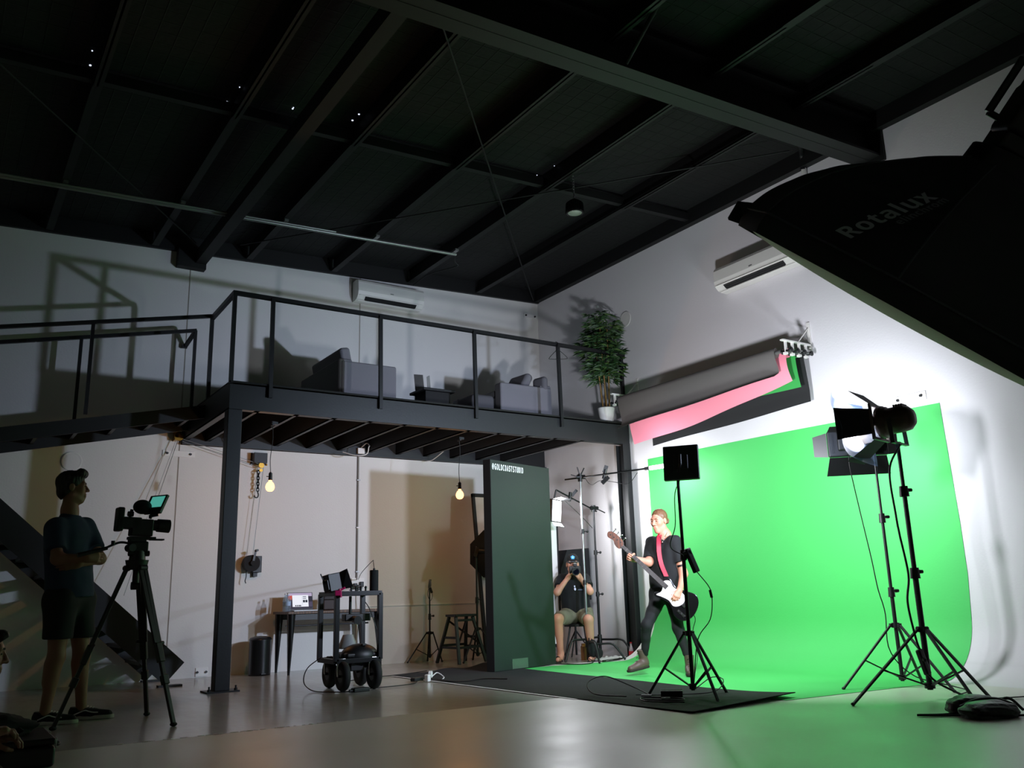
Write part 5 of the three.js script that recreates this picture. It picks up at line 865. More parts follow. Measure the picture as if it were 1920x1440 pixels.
function person(base, label, J, H, o) {
  const t = thing('person', label, 'person', base), hf = headFrame(H.c, H.f, H.u ?? [0, 1, 0], H.s ?? 1), neckTop = hf.to([0, -0.06, -0.012]);
  const neck = cap(J.neck, neckTop, 0.06, 0.054 * hf.s);
  const body = blend([...torsoPrims(J, 0), ...arm(J, 'R'), ...arm(J, 'L'), ...(o.noLegs ? [] : [...legP(J, 'R'), ...legP(J, 'L')]), ...(o.feet ?? []), neck], 0.035);
  const hd = hf.inv(HEAD), headN = (x, y, z) => smin(hd(x, y, z), neck(x, y, z), 0.03);
  const r = 0.165 * hf.s, lo = hf.lo(r), hi = hf.hi(r); lo[1] -= 0.02;
  const geos = [meshF(body, 0.012), nets(headN, lo, hi, 0.0042), ...(o.hands ?? []).map((h) => handGeo(h[0], h[1], h[2]))];
  mesh('body', geos, skinM(o.skin), t);
  const eye = S(0x1a120e, 0.25);
  for (const s of [-1, 1]) { mesh('eye', at(new THREE.SphereGeometry(0.0095, 12, 8), 0, 0, 0).scale(1.25, 0.5, 0.5).translate(s * 0.031, 0.012, 0.0855).applyMatrix4(hf.m), eye, t); mesh('eyebrow', tube([[s * 0.048, 0.03, 0.08], [s * 0.03, 0.037, 0.09], [s * 0.014, 0.034, 0.093]], 0.0042, 6).scale(1, 1, 1).applyMatrix4(hf.m), S(o.hairColor, 0.8), t); }
  mesh('lips', [ell3([0, -0.056, 0.0945], 0.017, 0.0055, 0.006), ell3([0, -0.067, 0.0935], 0.014, 0.006, 0.0065)].map((g) => g.applyMatrix4(hf.m)), S(o.lip ?? 0x8f4a42, 0.45), t);
  return { t, hf };
}
function ell3(c, a, b, d) { const g = new THREE.SphereGeometry(1, 16, 10); g.scale(a, b, d); return g.translate(...c); }
function hairMesh(hf, t, color, prims, cutF, k = 0.02, rough = 0.6) {
  const f0 = blend(prims, k), f = hf.inv((x, y, z) => Math.max(f0(x, y, z) + 0.004 * noise.noise(x * 60, y * 25, z * 60), cutF ? cutF(x, y, z) : -9));
  mesh('hair', nets(f, hf.lo(0.19 * hf.s), hf.hi(0.19 * hf.s), 0.0042), S(color, rough, { bumpMap: tFine, bumpScale: 0.002 }), t);
}
function shoe(t, heel, toe, o) {   // a low shoe or boot lying along heel -> toe
  const h = P(heel), e = P(toe), z = e.clone().sub(h), L = z.length(); z.normalize(); const x = V(0, 1, 0).cross(z).normalize(), y = z.clone().cross(x), fm = frameM(h, x, y, z);
  const up = blend([cap([0, 0.05, 0.03], [0, 0.045, L * 0.45], 0.042, 0.04), cap([0, 0.042, L * 0.4], [0, 0.03, L * 0.86], 0.04, 0.032), cap([0, 0.05, 0.035], [0, o.top, 0.045], 0.04, o.topR ?? 0.045)], 0.03);
  const f = (X, Y, Z) => Math.max(up(X, Y, Z), -Y + 0.012, Y - o.top - (o.slant ?? 0) * (0.1 - Z)); const lo = up.lo, hi = up.hi;
  mesh('shoe', nets(f, lo, hi, 0.006).applyMatrix4(fm), o.mat, t);
  const so = blend([cap([0, 0.012, 0.03], [0, 0.012, L * 0.4], 0.043, 0.04), cap([0, 0.012, L * 0.4], [0, 0.012, L * 0.88], 0.041, 0.04)], 0.02), sf = (X, Y, Z) => Math.max(so(X, Y, Z), Y - o.sole, -Y);
  mesh('sole', nets(sf, [so.lo[0], -0.02, so.lo[2]], [so.hi[0], 0.06, so.hi[2]], 0.006).applyMatrix4(fm), o.soleMat, t);
  for (let i = 0; i < (o.laces ?? 4); i++) { const k = i / 3, zz = L * (0.52 - 0.2 * k), yy = 0.07 + (o.top - 0.07) * k * 0.85 + 0.012; mesh('lace', tube([[-0.02, yy, zz], [0, yy + 0.006, zz], [0.02, yy, zz]], 0.003).applyMatrix4(fm), o.laceMat ?? o.mat, t); }
  if (o.stripe) mesh('side_stripe', tube([[o.stripe * 0.046, 0.04, L * 0.12], [o.stripe * 0.047, 0.055, L * 0.24], [o.stripe * 0.046, 0.068, L * 0.36], [o.stripe * 0.046, 0.06, L * 0.45], [o.stripe * 0.042, 0.052, L * 0.55], [o.stripe * 0.04, 0.05, L * 0.66]], 0.0045).applyMatrix4(fm), M.white, t);
}
{ // the standing man with folded arms
  const J = { neck: [-6.995, 1.575, 3.403], shR: [-7.1, 1.43, 3.52], shL: [-6.86, 1.462, 3.29], elR: [-7.075, 1.19, 3.62], wrR: [-6.885, 1.195, 3.65], elL: [-6.755, 1.2, 3.45], wrL: [-6.93, 1.155, 3.6], hipR: [-7.01, 0.85, 3.48], hipL: [-6.87, 0.85, 3.34], knR: [-7.005, 0.476, 3.49], knL: [-6.815, 0.468, 3.355], anR: [-7.047, 0.091, 3.48], anL: [-6.785, 0.089, 3.33], back: [-0.95, 0, -0.2], w: 1.06 };
  const { t, hf } = person([-6.93, 0, 3.41], 'standing man in navy t-shirt and black shorts with folded arms beside a tripod', J, { c: [-6.985, 1.752, 3.405], f: [0.99, 0.0, 0.12], s: 0.97 }, {
    skin: 0x8a5c46, hairColor: 0x14100e, hands: [[handPrims(J.wrR, [0.97, 0.05, -0.2], [0, 0, -1], [0, 1, 0], [0.5, 0.5, 0.3]), J.elR, J.wrR], [handPrims(J.wrL, [-0.9, -0.1, 0.1], [0, 0, -1], [0, 1, 0], [0.4, 0.5, 0.3]), J.elL, J.wrL]] });
  hairMesh(hf, t, 0x15100d, [ell([0, 0.05, -0.026], 0.086, 0.094, 0.108), ell([0, -0.02, -0.05], 0.079, 0.085, 0.072), cap([-0.04, 0.12, 0.05], [0.035, 0.125, 0.065], 0.038, 0.034), cap([-0.02, 0.112, 0.076], [0.025, 0.11, 0.082], 0.022)], (x, y, z) => (z - y * 1.0 - 0.02) * 0.7);
  const shirt = S(0x232f48, 0.9, { bumpMap: tWeave, bumpScale: 0.0006 });
  const slv = (s, k, g = 0.02) => cutAt(cap(J['sh' + s], mid(J['sh' + s], J['el' + s], k + 0.2), 0.056 + g, 0.052 + g), mid(J['sh' + s], J['el' + s], k), P(J['el' + s]).sub(P(J['sh' + s])));
  let tor = blend([...torsoPrims(J, 0.022), cap([-6.94, 1.02, 3.41], [-6.94, 0.9, 3.41], 0.135, 0.15)], 0.06);
  const nk = P(J.neck);
  const sf = joinF([tor, slv('R', 0.72), slv('L', 0.72)], 0.03), tee = (x, y, z) => smax(Math.max(sf(x, y, z) + wr3(x, y, z, 0.009, 11), 0.905 - y + 0.04 * (x + 6.95)), -(Math.hypot(x - nk.x - 0.02, (y - nk.y - 0.03) * 0.9, z - nk.z) - 0.082), 0.01);
  mesh('t_shirt', nets(tee, sf.lo, sf.hi, 0.011), shirt, t);
  const sh = blend([...legP(J, 'R', 0.026).slice(0, 1), ...legP(J, 'L', 0.026).slice(0, 1), cap(mid(J.hipR, J.hipL, 0).add(V(0, 0.05, 0)), mid(J.hipR, J.hipL, 1).add(V(0, 0.05, 0)), 0.125)], 0.05), legsOut = joinF([sh, cap(J.hipR, J.knR, 0.11, 0.098), cap(J.hipL, J.knL, 0.11, 0.098)], 0.02);
  mesh('shorts', nets((x, y, z) => Math.max(legsOut(x, y, z) + wr3(x, y, z, 0.007, 9), 0.605 - y, y - 0.99), legsOut.lo, legsOut.hi, 0.012), S(0x0d0e11, 0.85), t);
  const sm = S(0x0e0f10, 0.8);
  shoe(t, [-7.11, 0, 3.44], [-6.83, 0, 3.545], { top: 0.085, sole: 0.03, mat: sm, soleMat: S(0xb9b4aa, 0.7), stripe: -1, laces: 4, laceMat: M.white, slant: 0.1 });
  shoe(t, [-6.85, 0, 3.29], [-6.56, 0, 3.41], { top: 0.085, sole: 0.03, mat: sm, soleMat: S(0xb9b4aa, 0.7), stripe: -1, laces: 4, laceMat: M.white, slant: 0.1 });
}
{ // the musician: O + a (image right) + b (up) + c (towards us), in metres
  const O = V(-1.395, 0, 4.138), R = V(0.741, 0, 0.672), F = V(-0.672, 0, 0.741), q = (a, b, c) => O.clone().addScaledVector(R, a).addScaledVector(F, c).add(V(0, b, 0));
  const J = { neck: q(0.0, 1.41, -0.02), shR: [-1.405, 1.345, 3.93], shL: [-1.415, 1.335, 4.305], elR: [-1.58, 1.13, 4.06], wrR: [-1.775, 1.165, 4.055], elL: [-1.375, 1.0, 4.35], wrL: [-1.49, 0.842, 4.4], hipR: [-1.46, 0.77, 4.05], hipL: [-1.405, 0.76, 4.2], knR: [-1.65, 0.5, 4.05], knL: [-1.42, 0.472, 4.26], anR: [-1.615, 0.2, 3.945], anL: [-1.375, 0.17, 4.33], back: [0.5, 0, -0.5], w: 0.98, lg: -0.012 };
  const nd = q(-0.4, 0.4, 0).sub(q(0, 0, 0)).normalize();   // along the guitar neck, up and to the left
  const { t, hf } = person([-1.48, 0, 4.1], 'man in black striding with a white and black bass guitar', J, { c: [-1.437, 1.555, 4.104], f: [-0.93, -0.17, 0.16], s: 0.96 }, {
    skin: 0xc4876e, lip: 0x8a3f3a, hairColor: 0x5a3c28, hands: [[handPrims(J.wrR, [-0.75, 0.25, 0.05], [-0.1, -0.3, 0.75], [-0.5, 0.75, 0], [0.75, 0.95, 0.6], 0.95, 0.7), J.elR, J.wrR], [handPrims(J.wrL, [-0.6, -0.72, 0.05], [0.3, -0.2, -0.8], [-0.65, 0.2, 0.3], [0.5, 0.7, 0.5], 0.95, 0.3), J.elL, J.wrL]] });
  hairMesh(hf, t, 0x6a4830, [ell([0, 0.044, -0.022], 0.08, 0.092, 0.101), ell([0, -0.012, -0.128], 0.034, 0.036, 0.034), cap([0, 0.0, -0.1], [0.02, -0.03, -0.115], 0.02, 0.012)], (x, y, z) => (z - y * 0.8 - 0.002) * 0.75, 0.018, 0.5);
  const cl = S(0x0d0e0f, 0.88, { bumpMap: tWeave, bumpScale: 0.0006 });
  const slv = (s, k, g) => cutAt(cap(J['sh' + s], mid(J['sh' + s], J['el' + s], k + 0.2), 0.052 + g, 0.05 + g), mid(J['sh' + s], J['el' + s], k), P(J['el' + s]).sub(P(J['sh' + s])));
  const tor = blend(torsoPrims(J, 0.016), 0.05), sf = joinF([tor, slv('R', 0.85, 0.012), slv('L', 0.62, 0.012)], 0.03), nk = P(J.neck), vn = nk.clone().addScaledVector(F, 0.085).add(V(0, -0.03, 0));
  mesh('t_shirt', nets((x, y, z) => smax(smax(Math.max(sf(x, y, z) + wr3(x, y, z, 0.009, 12), 0.79 - y), -(Math.hypot(x - nk.x, (y - nk.y - 0.03) * 0.95, z - nk.z) - 0.08), 0.008), -(Math.hypot(x - vn.x, (y - vn.y) * 0.7, z - vn.z) - 0.045), 0.008), sf.lo, sf.hi, 0.01), cl, t);
  const pf = joinF([blend([...legP(J, 'R', 0.009), ...legP(J, 'L', 0.009)], 0.03), cap(P(J.hipR).add(V(0, 0.05, 0)), P(J.hipL).add(V(0, 0.05, 0)), 0.1)], 0.04);
  mesh('trousers', nets((x, y, z) => Math.max(pf(x, y, z) + wr3(x, y, z, 0.008, 16), y - 0.9, 0.19 - y), pf.lo, pf.hi, 0.011), S(0x101213, 0.85, { bumpMap: tWeave, bumpScale: 0.0006 }), t);
  const bt = S(0x5b4a41, 0.5, { bumpMap: tFine, bumpScale: 0.001 }), bo = { top: 0.19, topR: 0.05, sole: 0.026, mat: bt, soleMat: S(0x2a211c, 0.7), laces: 4, laceMat: S(0x2a211c, 0.8) };
  shoe(t, [-1.565, 0.075, 3.93], [-1.82, 0.04, 3.92], bo); shoe(t, [-1.335, 0.012, 4.3], [-1.5, 0.012, 4.47], bo);
  mesh('necklace', tube([q(-0.05, 1.43, 0.05), q(-0.055, 1.39, 0.11), q(-0.035, 1.335, 0.135), q(-0.01, 1.38, 0.13), q(0.02, 1.43, 0.09)], 0.0028, 6), M.chrome, t); mesh('pendant', ball(q(-0.035, 1.328, 0.137), 0.011), M.chrome, t);
  mesh('wristband', rod(mid(J.shL, J.elL, 0.72), mid(J.shL, J.elL, 0.78), 0.047, 0.046, 18), M.black, t);
  // the bass
  const B0 = q(0.152, 0.69, 0.27), U = R.clone().multiplyScalar(-0.702).add(V(0, 0.712, 0)).normalize(), W = R.clone().multiplyScalar(0.712).add(V(0, 0.702, 0)).normalize(), N = U.clone().cross(W).normalize(); if (N.dot(F) < 0) N.negate();
  const k = 1 / 186, right = U.clone().cross(W).dot(N) > 0, mk = new THREE.Matrix4().makeBasis(U, W, U.clone().cross(W)).setPosition(B0), zs = right ? 1 : -1, fr = (g) => g.applyMatrix4(mk);
  const sp = (pts, dep, z, bev = 0) => { const c = new THREE.CatmullRomCurve3(pts.map((p) => V(p[0] * k, p[1] * k, 0)), true, 'catmullrom', 0.5).getPoints(72).map((p) => [p.x, p.y]); const g = ext(c, dep, bev); g.translate(0, 0, z); return fr(g); };
  const b = thing('bass_guitar', 'black bass guitar with white pickguard and rosewood neck', 'guitar', B0);
  const z0 = (d, a) => zs > 0 ? a : -a - d;
  mesh('body', sp([[60, 6], [64, 12], [52, 16], [35, 12], [20, 18], [0, 27], [-14, 20], [-22, 3], [-22, -14], [-13, -27], [2, -29], [14, -23], [25, -19], [38, -22], [52, -27], [57, -21], [50, -14], [52, -6]], 0.036, z0(0.036, -0.03), 0.005), S(0x0b0b0c, 0.2), b);
  mesh('pickguard', sp([[58, 5], [50, 13], [38, 9], [24, 12], [12, 11], [6, 2], [8, -10], [16, -17], [28, -15], [42, -19], [52, -23], [49, -13], [52, -5]], 0.003, z0(0.003, 0.0115)), S(0xe9e7e0, 0.35), b);
  const neckP = (u0, u1, w0, w1, za, zb) => { const g = ext([[u0 * k, -w0 * k], [u1 * k, -w1 * k], [u1 * k, w1 * k], [u0 * k, w0 * k]], zb - za); g.translate(0, 0, zs > 0 ? za : -zb); return fr(g); };
  const wd = S(0x9c5a2c, 0.4, { map: tWood });
  mesh('neck', neckP(52, 159, 4.6, 3.2, -0.012, 0.012), wd, b); const fb = mesh('fretboard', neckP(46, 158, 4.6, 3.2, 0.012, 0.018), S(0x22130c, 0.75), b);
  for (let i = 0; i < 16; i++) { const u = 158 - 116 * (1 - Math.pow(2, -i / 12)) * 1.55; if (u > 47) mesh('fret', neckP(u - 0.12, u + 0.12, 4.2, 4.2, 0.018, 0.0188), M.galv, fb); }
  const hs = mesh('headstock', sp([[158, 3.5], [164, 8], [176, 9], [188, 8], [195, 4], [196, -1], [191, -6], [184, -5], [178, -4], [171, -8], [162, -9], [157, -4]], 0.012, z0(0.012, -0.008), 0.001), wd, b);
  for (let i = 0; i < 4; i++) { const u = 165 + i * 8; mesh('tuner', [fr(rod([u * k, 8 * k, zs * 0.0], [u * k, 14 * k, 0], 0.004)), fr(ell3([u * k, 15 * k, 0], 0.011, 0.008, 0.004)), fr(rod([u * k, (4 - i) * k, 0], [u * k, (4 - i) * k, zs * 0.014], 0.006))], M.chrome, hs); }
  for (let i = 0; i < 4; i++) { const v = (i - 1.5); mesh('string', fr(rod([2 * k, v * 2.3 * k, zs * 0.024], [158 * k, v * 1.5 * k, zs * 0.022], 0.0006, 0.0006, 5)), M.galv, b); }
  mesh('pickup', fr(box(3.2 * k, 13 * k, 0.014, 22 * k, 0, zs * 0.016, 0.003)), M.black, b); mesh('bridge', fr(box(6 * k, 12 * k, 0.014, 2 * k, 0, zs * 0.018, 0.002)), M.chrome, b);
  mesh('control_plate', fr(box(18 * k, 5 * k, 0.003, -4 * k, -17 * k, zs * 0.0135)), M.chrome, b); for (const [u, v] of [[2, -17], [-5, -17], [-11, -16]]) mesh('knob', fr(rod([u * k, v * k, zs * 0.014], [u * k, v * k, zs * 0.028], 0.01, 0.009, 12)), M.black, b);
  const sc = new THREE.CatmullRomCurve3([q(0.06, 1.36, -0.14), q(-0.03, 1.425, -0.06), q(-0.062, 1.4, 0.06), q(-0.075, 1.3, 0.135), q(-0.075, 1.2, 0.15), q(-0.06, 1.1, 0.17), q(-0.02, 0.98, 0.22)]);
  mesh('strap', sheet((u, v) => { const p = sc.getPoint(v); return p.addScaledVector(R, (u - 0.5) * 0.045); }, 2, 40, 0.003), S(0xb32036, 0.6), b);
  mesh('lead', tube([q(0.2, 0.63, 0.25), q(0.24, 0.55, 0.18), q(0.21, 0.42, 0.1), q(0.24, 0.2, 0.05), q(0.2, 0.02, 0.1)], 0.004), M.cable, b);
}
{ // the seated photographer
  const O = V(-0.65, 0, 1.6), F = V(-0.608, 0, 0.794), R = V(0.794, 0, 0.608), q = (a, b, c) => O.clone().addScaledVector(R, a).addScaledVector(F, c).add(V(0, b, 0));
  const J = { neck: q(-0.05, 1.09, -0.02), shR: q(-0.2, 1.03, -0.02), shL: q(0.1, 1.02, -0.02), elR: q(-0.27, 0.86, 0.14), wrR: q(-0.12, 1.045, 0.15), elL: q(0.16, 0.86, 0.14), wrL: q(0.04, 1.03, 0.16), hipR: q(-0.13, 0.55, -0.02), hipL: q(0.07, 0.55, -0.02), knR: q(-0.27, 0.53, 0.36), knL: q(0.12, 0.51, 0.36), anR: q(-0.25, 0.09, 0.3), anL: q(0.14, 0.09, 0.28), back: [0.5, 0, -0.7] };
  const foot = (s, x) => [cap(J['an' + s], q(x, 0.04, 0.33), 0.036, 0.03), cap(q(x, 0.04, 0.3), q(x - 0.03, 0.035, 0.44), 0.032, 0.028)];
  const { t, hf } = person([-0.68, 0, 1.65], 'seated photographer in black cap and khaki shorts raising a camera', J, { c: q(-0.055, 1.215, 0.0), f: F.clone().addScaledVector(R, 0.08).add(V(0, -0.05, 0)), s: 0.98 }, {
    skin: 0xcf957c, hairColor: 0x3a2c24, feet: [...foot('R', -0.26), ...foot('L', 0.15)],
    hands: [[handPrims(J.wrR, q(0.08, 0.1, 0.07).sub(O), q(1, 0, 0.2).sub(O), q(0, 0.5, -1).sub(O), [0.5, 0.8, 0.5], 0.95), J.elR, J.wrR], [handPrims(J.wrL, q(-0.06, 0.09, 0.08).sub(O), q(-0.6, 0.6, 0.1).sub(O), q(0, 0.5, -1).sub(O), [0.5, 0.7, 0.5], 0.95), J.elL, J.wrL]] });
  hairMesh(hf, t, 0x3a2c24, [ell([0, 0.03, -0.03], 0.08, 0.085, 0.09)], (x, y, z) => Math.max((z + 0.02 - y * 0.3), y - 0.05), 0.02);
  const cp = S(0x0c0d10, 0.8), crown = hf.inv((x, y, z) => Math.max(ell([0, 0.05, -0.012], 0.088, 0.1, 0.108)(x, y, z), 0.045 - y));
  mesh('cap', nets(crown, hf.lo(0.17), hf.hi(0.17), 0.005), cp, t);
  mesh('cap_brim', sheet((u, v) => { const a = (u - 0.5) * 2.4; return V(Math.sin(a) * (0.082 + 0.012 * v), 0.05 - 0.012 * v - 0.02 * Math.abs(u - 0.5), 0.05 + Math.cos(a) * 0.04 * (0.4 + v) + 0.055 * v); }, 20, 6, 0.004).applyMatrix4(hf.m), S(0x2c3338, 0.7), t);
  { const ptsE = []; for (let i = 0; i < 10; i++) { const a = i / 10 * 6.2832 + 0.3, r = i % 2 ? 0.024 : 0.031; ptsE.push([Math.cos(a) * r, Math.sin(a) * r]); } mesh('cap_badge', at(ext(ptsE, 0.003, 0.001), 0, 0.095, 0.083, 0, -0.42).applyMatrix4(hf.m), S(0x3f9be0, 0.5), t); mesh('cap_badge_centre', at(ext(ptsE.map((p) => [p[0] * 0.45, p[1] * 0.45]), 0.005), 0, 0.095, 0.083, 0, -0.42).applyMatrix4(hf.m), S(0x9fd0f4, 0.5), t); }
  const sl = (s, k, g) => cutAt(cap(J['sh' + s], mid(J['sh' + s], J['el' + s], k + 0.2), 0.054 + g, 0.052 + g), mid(J['sh' + s], J['el' + s], k), P(J['el' + s]).sub(P(J['sh' + s])));
  const tor = blend(torsoPrims(J, 0.02), 0.05), sf = joinF([tor, sl('R', 0.6, 0.02), sl('L', 0.6, 0.02)], 0.03), nk = P(J.neck);
  mesh('t_shirt', nets((x, y, z) => smax(Math.max(sf(x, y, z) + wr3(x, y, z, 0.008, 12), 0.585 - y), -(Math.hypot(x - nk.x, y - nk.y - 0.03, z - nk.z) - 0.075), 0.01), sf.lo, sf.hi, 0.011), S(0x0d0f12, 0.88), t);
  for (const [a, b, r] of [[-0.04, 0.93, 0.012], [-0.035, 0.895, 0.018]]) mesh('shirt_print', ball(q(a, b, 0.124), r, 1, 1.1, 0.35, 12), S(0xd9d3f2, 0.6), t);
  mesh('shirt_print', bar(q(0.0, 0.885, 0.126), q(0.06, 0.885, 0.12), 0.004, 0.018), S(0x4f5a6c, 0.7), t);
  const sh = joinF([cutAt(cap(J.hipR, J.knR, 0.105, 0.085), mid(J.hipR, J.knR, 0.86), P(J.knR).sub(J.hipR)), cutAt(cap(J.hipL, J.knL, 0.105, 0.085), mid(J.hipL, J.knL, 0.86), P(J.knL).sub(J.hipL)), cap(P(J.hipR).add(V(0, 0.03, 0)), P(J.hipL).add(V(0, 0.03, 0)), 0.12)], 0.04);
  mesh('shorts', nets((x, y, z) => Math.max(sh(x, y, z) + wr3(x, y, z, 0.008, 12), y - 0.66), sh.lo, sh.hi, 0.011), S(0x77745f, 0.85), t);
  for (const [x] of [[-0.27], [0.14]]) { mesh('sandal', bar(q(x, 0.006, 0.25), q(x - 0.02, 0.006, 0.49), 0.085, 0.012, [0, 1, 0], 0.004), M.black, t); mesh('sandal_strap', tube([q(x - 0.045, 0.02, 0.36), q(x - 0.02, 0.075, 0.4), q(x + 0.035, 0.02, 0.36)], 0.007), M.black, t); }
  const c = thing('stills_camera', 'black stills camera held up to the seated photographer face', 'camera', q(-0.02, 1.05, 0.14));
  mesh('body', [bar(q(-0.1, 1.14, 0.17), q(0.05, 1.14, 0.17), 0.06, 0.1, [0, 1, 0], 0.01), bar(q(-0.1, 1.135, 0.19), q(-0.06, 1.135, 0.19), 0.06, 0.09, [0, 1, 0], 0.012), bar(q(-0.045, 1.2, 0.18), q(0.005, 1.2, 0.18), 0.06, 0.04, [0, 1, 0], 0.01)], M.black, c);
  mesh('lens', [rod(q(-0.02, 1.135, 0.19), q(-0.015, 1.12, 0.3), 0.042, 0.046, 24), rod(q(-0.015, 1.12, 0.3), q(-0.013, 1.115, 0.33), 0.05, 0.052, 24)], M.black, c); mesh('front_glass', rod(q(-0.013, 1.115, 0.331), q(-0.013, 1.1149, 0.3325), 0.04, 0.04, 20), S(0x0a0c16, 0.05), c);
  mesh('flash_shoe', bar(q(-0.035, 1.225, 0.18), q(-0.005, 1.225, 0.18), 0.03, 0.008), M.galv, c);
  const st = thing('stool', 'plain black stool carrying the seated photographer', 'stool', q(-0.03, 0, -0.04));
  mesh('seat', rod(q(-0.03, 0.42, -0.04), q(-0.03, 0.455, -0.04), 0.17, 0.17, 24), M.black, st); for (const [a, z] of [[-0.12, -0.13], [0.06, -0.13], [-0.12, 0.05], [0.06, 0.05]]) mesh('leg', rod(q(a, 0.43, z), q(a * 1.7, 0, z * 1.6), 0.012), M.black, st);
  const wb = thing('apple_box', 'small orange wooden block on the floor near the C-stands', 'block', q(0.12, 0, 0.1)); mesh('block', bar(q(0.02, 0.19, 0.12), q(0.14, 0.19, 0.1), 0.1, 0.035, [0, 1, 0], 0.005), S(0xc07a3e, 0.5), wb); mesh('foot', [bar(q(0.04, 0, 0.11), q(0.04, 0.175, 0.11), 0.03, 0.08, [0, 0, 1]), bar(q(0.12, 0, 0.1), q(0.12, 0.175, 0.1), 0.03, 0.08, [0, 0, 1])], S(0x8a5a30, 0.6), wb);
  const bs = thing('small_softbox', 'black softbox standing right behind the seated photographer', 'softbox', [-0.3, 0, 1.15]);
  mesh('shell', slab([[-0.62, 0.75, 1.2], [-0.05, 0.75, 1.12], [-0.05, 1.2, 1.12], [-0.08, 1.46, 1.15], [-0.5, 1.43, 1.2], [-0.62, 1.17, 1.2]], 0.2, [0, 0, -1]), S(0x121316, 0.8, { bumpMap: tWeave, bumpScale: 0.0006 }), bs); mesh('pole', rod([-0.3, 0.02, 1.05], [-0.3, 0.8, 1.05], 0.015), M.black, bs); for (const a of [0.4, 2.5, 4.6]) mesh('leg', rod([-0.3, 0.35, 1.05], [-0.3 + 0.24 * Math.cos(a), 0.01, 1.05 + 0.24 * Math.sin(a)], 0.01), M.black, bs);
}
{ // somebody crouching at the left edge
  const J = { neck: [-7.665, 0.5, 6.35], shR: [-7.7, 0.39, 6.5], shL: [-7.66, 0.39, 6.2], elR: [-7.62, 0.2, 6.52], wrR: [-7.6, 0.3, 6.42], elL: [-7.6, 0.2, 6.22], wrL: [-7.58, 0.26, 6.3], hipR: [-7.9, 0.14, 6.44], hipL: [-7.9, 0.14, 6.26], knR: [-7.58, 0.12, 6.52], knL: [-7.58, 0.1, 6.18], anR: [-7.8, 0.05, 6.3], anL: [-7.82, 0.05, 6.4] };
  const { t, hf } = person([-7.75, 0, 6.35], 'dark-haired person crouching at the far left edge, facing right', J, { c: [-7.64, 0.632, 6.352], f: [0.98, -0.12, 0.1], s: 0.95 }, { skin: 0x8f6650, hairColor: 0x120e0c, hands: [[handPrims(J.wrR, [0.9, 0.1, -0.3], [0, -1, 0], [0, 0, -1], [0.4, 0.6, 0.4]), J.elR, J.wrR], [handPrims(J.wrL, [0.9, 0.1, 0.2], [0, -1, 0], [0, 0, 1], [0.4, 0.6, 0.4]), J.elL, J.wrL]] });
  hairMesh(hf, t, 0x120e0c, [ell([0, 0.048, -0.022], 0.084, 0.094, 0.106), ell([0, -0.02, -0.05], 0.079, 0.08, 0.07), cap([-0.04, 0.09, 0.07], [0.04, 0.09, 0.07], 0.03)], (x, y, z) => (z - y * 1.1 - 0.0) * 0.7);
  const slv = (s) => cap(J['sh' + s], J['el' + s], 0.068, 0.062), sf = joinF([blend(torsoPrims(J, 0.02), 0.05), slv('R'), slv('L')], 0.03), nk = P(J.neck);
  mesh('t_shirt', nets((x, y, z) => smax(sf(x, y, z) + wr3(x, y, z, 0.008), -(Math.hypot(x - nk.x - 0.01, y - nk.y - 0.04, z - nk.z) - 0.08), 0.01), sf.lo, sf.hi, 0.013), S(0x17181c, 0.9), t);
  const pf = blend([...legP(J, 'R', 0.012), ...legP(J, 'L', 0.012)], 0.04); mesh('trousers', nets((x, y, z) => Math.max(pf(x, y, z), -y + 0.01), pf.lo, pf.hi, 0.014), S(0x121317, 0.9), t);
}
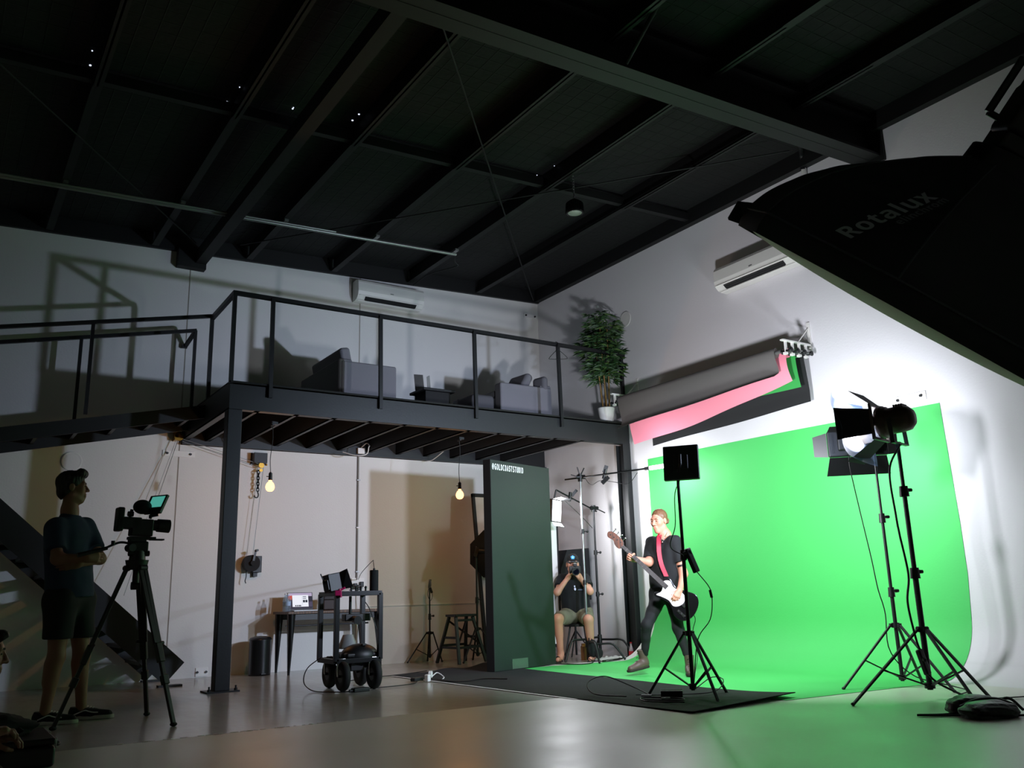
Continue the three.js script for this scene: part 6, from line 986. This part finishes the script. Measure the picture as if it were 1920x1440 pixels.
{ // video camera on its tripod beside the standing man
  const b = [-6.56, 0, 3.83], t = thing('video_tripod', 'tall black video tripod with spread legs and pan handle', 'tripod', b);
  const top = V(-6.55, 1.14, 3.83), feet = [[-6.316, 0.015, 4.287], [-6.334, 0.015, 3.476], [-7.03, 0.015, 3.87]];
  mesh('bowl', [rod([-6.55, 1.1, 3.83], [-6.55, 1.17, 3.83], 0.07, 0.085, 20), rod([-6.55, 1.0, 3.83], [-6.55, 1.1, 3.83], 0.025), rod([-6.58, 0.98, 3.83], [-6.53, 0.98, 3.83], 0.03, 0.03, 8)], M.black, t);
  feet.forEach((f, i) => {
    const p = P(f), d = p.clone().sub(top).setY(0).normalize(), a = top.clone().addScaledVector(d, 0.07).add(V(0, -0.03, 0)), s = V(0, 1, 0).cross(d).normalize(), k1 = a.clone().lerp(p, 0.5), k2 = a.clone().lerp(p, 0.62);
    mesh('leg', [bar(a.clone().addScaledVector(s, 0.02), k1.clone().addScaledVector(s, 0.014), 0.02, 0.034, s, 0.003), bar(a.clone().addScaledVector(s, -0.02), k1.clone().addScaledVector(s, -0.014), 0.02, 0.034, s, 0.003), bar(k1, k2, 0.04, 0.05, s, 0.006), bar(k2, p, 0.024, 0.03, s, 0.003), bar(a.clone().lerp(p, 0.7), a.clone().lerp(p, 0.76), 0.042, 0.05, s, 0.006), rod(a.clone().addScaledVector(s, -0.03), a.clone().addScaledVector(s, 0.03), 0.025)], M.black, t);
    mesh('lock', rod(k1.clone().addScaledVector(s, 0.02), k1.clone().addScaledVector(s, 0.05), 0.014), M.black, t);
    mesh('foot', ball(p, 0.026, 1, 0.6, 1, 10), M.rubber, t);
  });
  mesh('fluid_head', [rod([-6.55, 1.17, 3.83], [-6.55, 1.24, 3.83], 0.06, 0.055, 18), box(0.13, 0.08, 0.1, -6.55, 1.27, 3.83, 0.012, 0.1), rod([-6.62, 1.22, 3.86], [-6.47, 1.22, 3.84], 0.022), rod([-6.62, 1.26, 3.83], [-6.6, 1.26, 3.9], 0.03)], M.black, t);
  mesh('plate', [box(0.2, 0.022, 0.07, -6.53, 1.335, 3.83, 0.004, 0.1), box(0.12, 0.04, 0.08, -6.56, 1.31, 3.83, 0.006, 0.1), box(0.1, 0.012, 0.06, -6.42, 1.325, 3.84, 0.003, 0.1)], M.black, t);
  mesh('pan_handle', [tube([[-6.6, 1.29, 3.86], [-6.68, 1.3, 3.88], [-6.74, 1.28, 3.9], [-6.8, 1.25, 3.91]], 0.009, 8), rod([-6.78, 1.255, 3.91], [-6.98, 1.2, 3.95], 0.014, 0.017, 12), rod([-6.74, 1.28, 3.9], [-6.74, 1.31, 3.9], 0.014)], M.black, t);
  const c = thing('video_camera', 'black cinema camera with top monitor on the video tripod', 'camera', [-6.54, 1.35, 3.83]);
  const fr = (g) => at(g, -6.55, 1.35, 3.83, 0.1, 0, -0.03);
  mesh('body', [fr(span(-0.07, 0.09, 0.0, 0.13, -0.05, 0.05, 0.01)), fr(span(-0.17, 0.0, 0.05, 0.14, -0.04, 0.05, 0.01)), fr(span(-0.18, -0.13, 0.03, 0.21, -0.05, 0.05, 0.012))], M.black, c);
  mesh('lens', [fr(rod([0.08, 0.09, 0], [0.13, 0.09, 0], 0.04, 0.042, 22)), fr(rod([0.13, 0.09, 0], [0.22, 0.088, 0], 0.05, 0.052, 24))], M.black, c);
  mesh('top_handle', [fr(rod([-0.08, 0.14, 0], [-0.07, 0.2, 0], 0.012)), fr(rod([0.07, 0.14, 0], [0.08, 0.18, 0], 0.012)), fr(rod([-0.1, 0.165, 0.01], [-0.06, 0.165, 0.01], 0.02))], M.black, c);
  const mic = new THREE.SphereGeometry(1, 20, 14); mic.scale(0.07, 0.056, 0.05); mesh('wind_muff', fr(mic.translate(0.005, 0.225, 0)), M.rubber, c);
  const mon = (g) => at(g, -6.465, 1.54, 3.86, 0.55, 0, -0.45);
  mesh('monitor', [mon(span(-0.012, 0.012, -0.02, 0.14, -0.09, 0.09, 0.004)), fr(rod([0.08, 0.16, 0], [0.09, 0.2, 0.02], 0.008)), fr(bar([0.06, 0.155, 0], [0.12, 0.17, 0.03], 0.02, 0.02))], M.black, c);
  mesh('screen', mon(span(-0.0135, -0.012, 0.03, 0.125, -0.06, 0.075)), glow(0x5fc8b8, 0.55), c);
}
renderer.render(scene, camera);
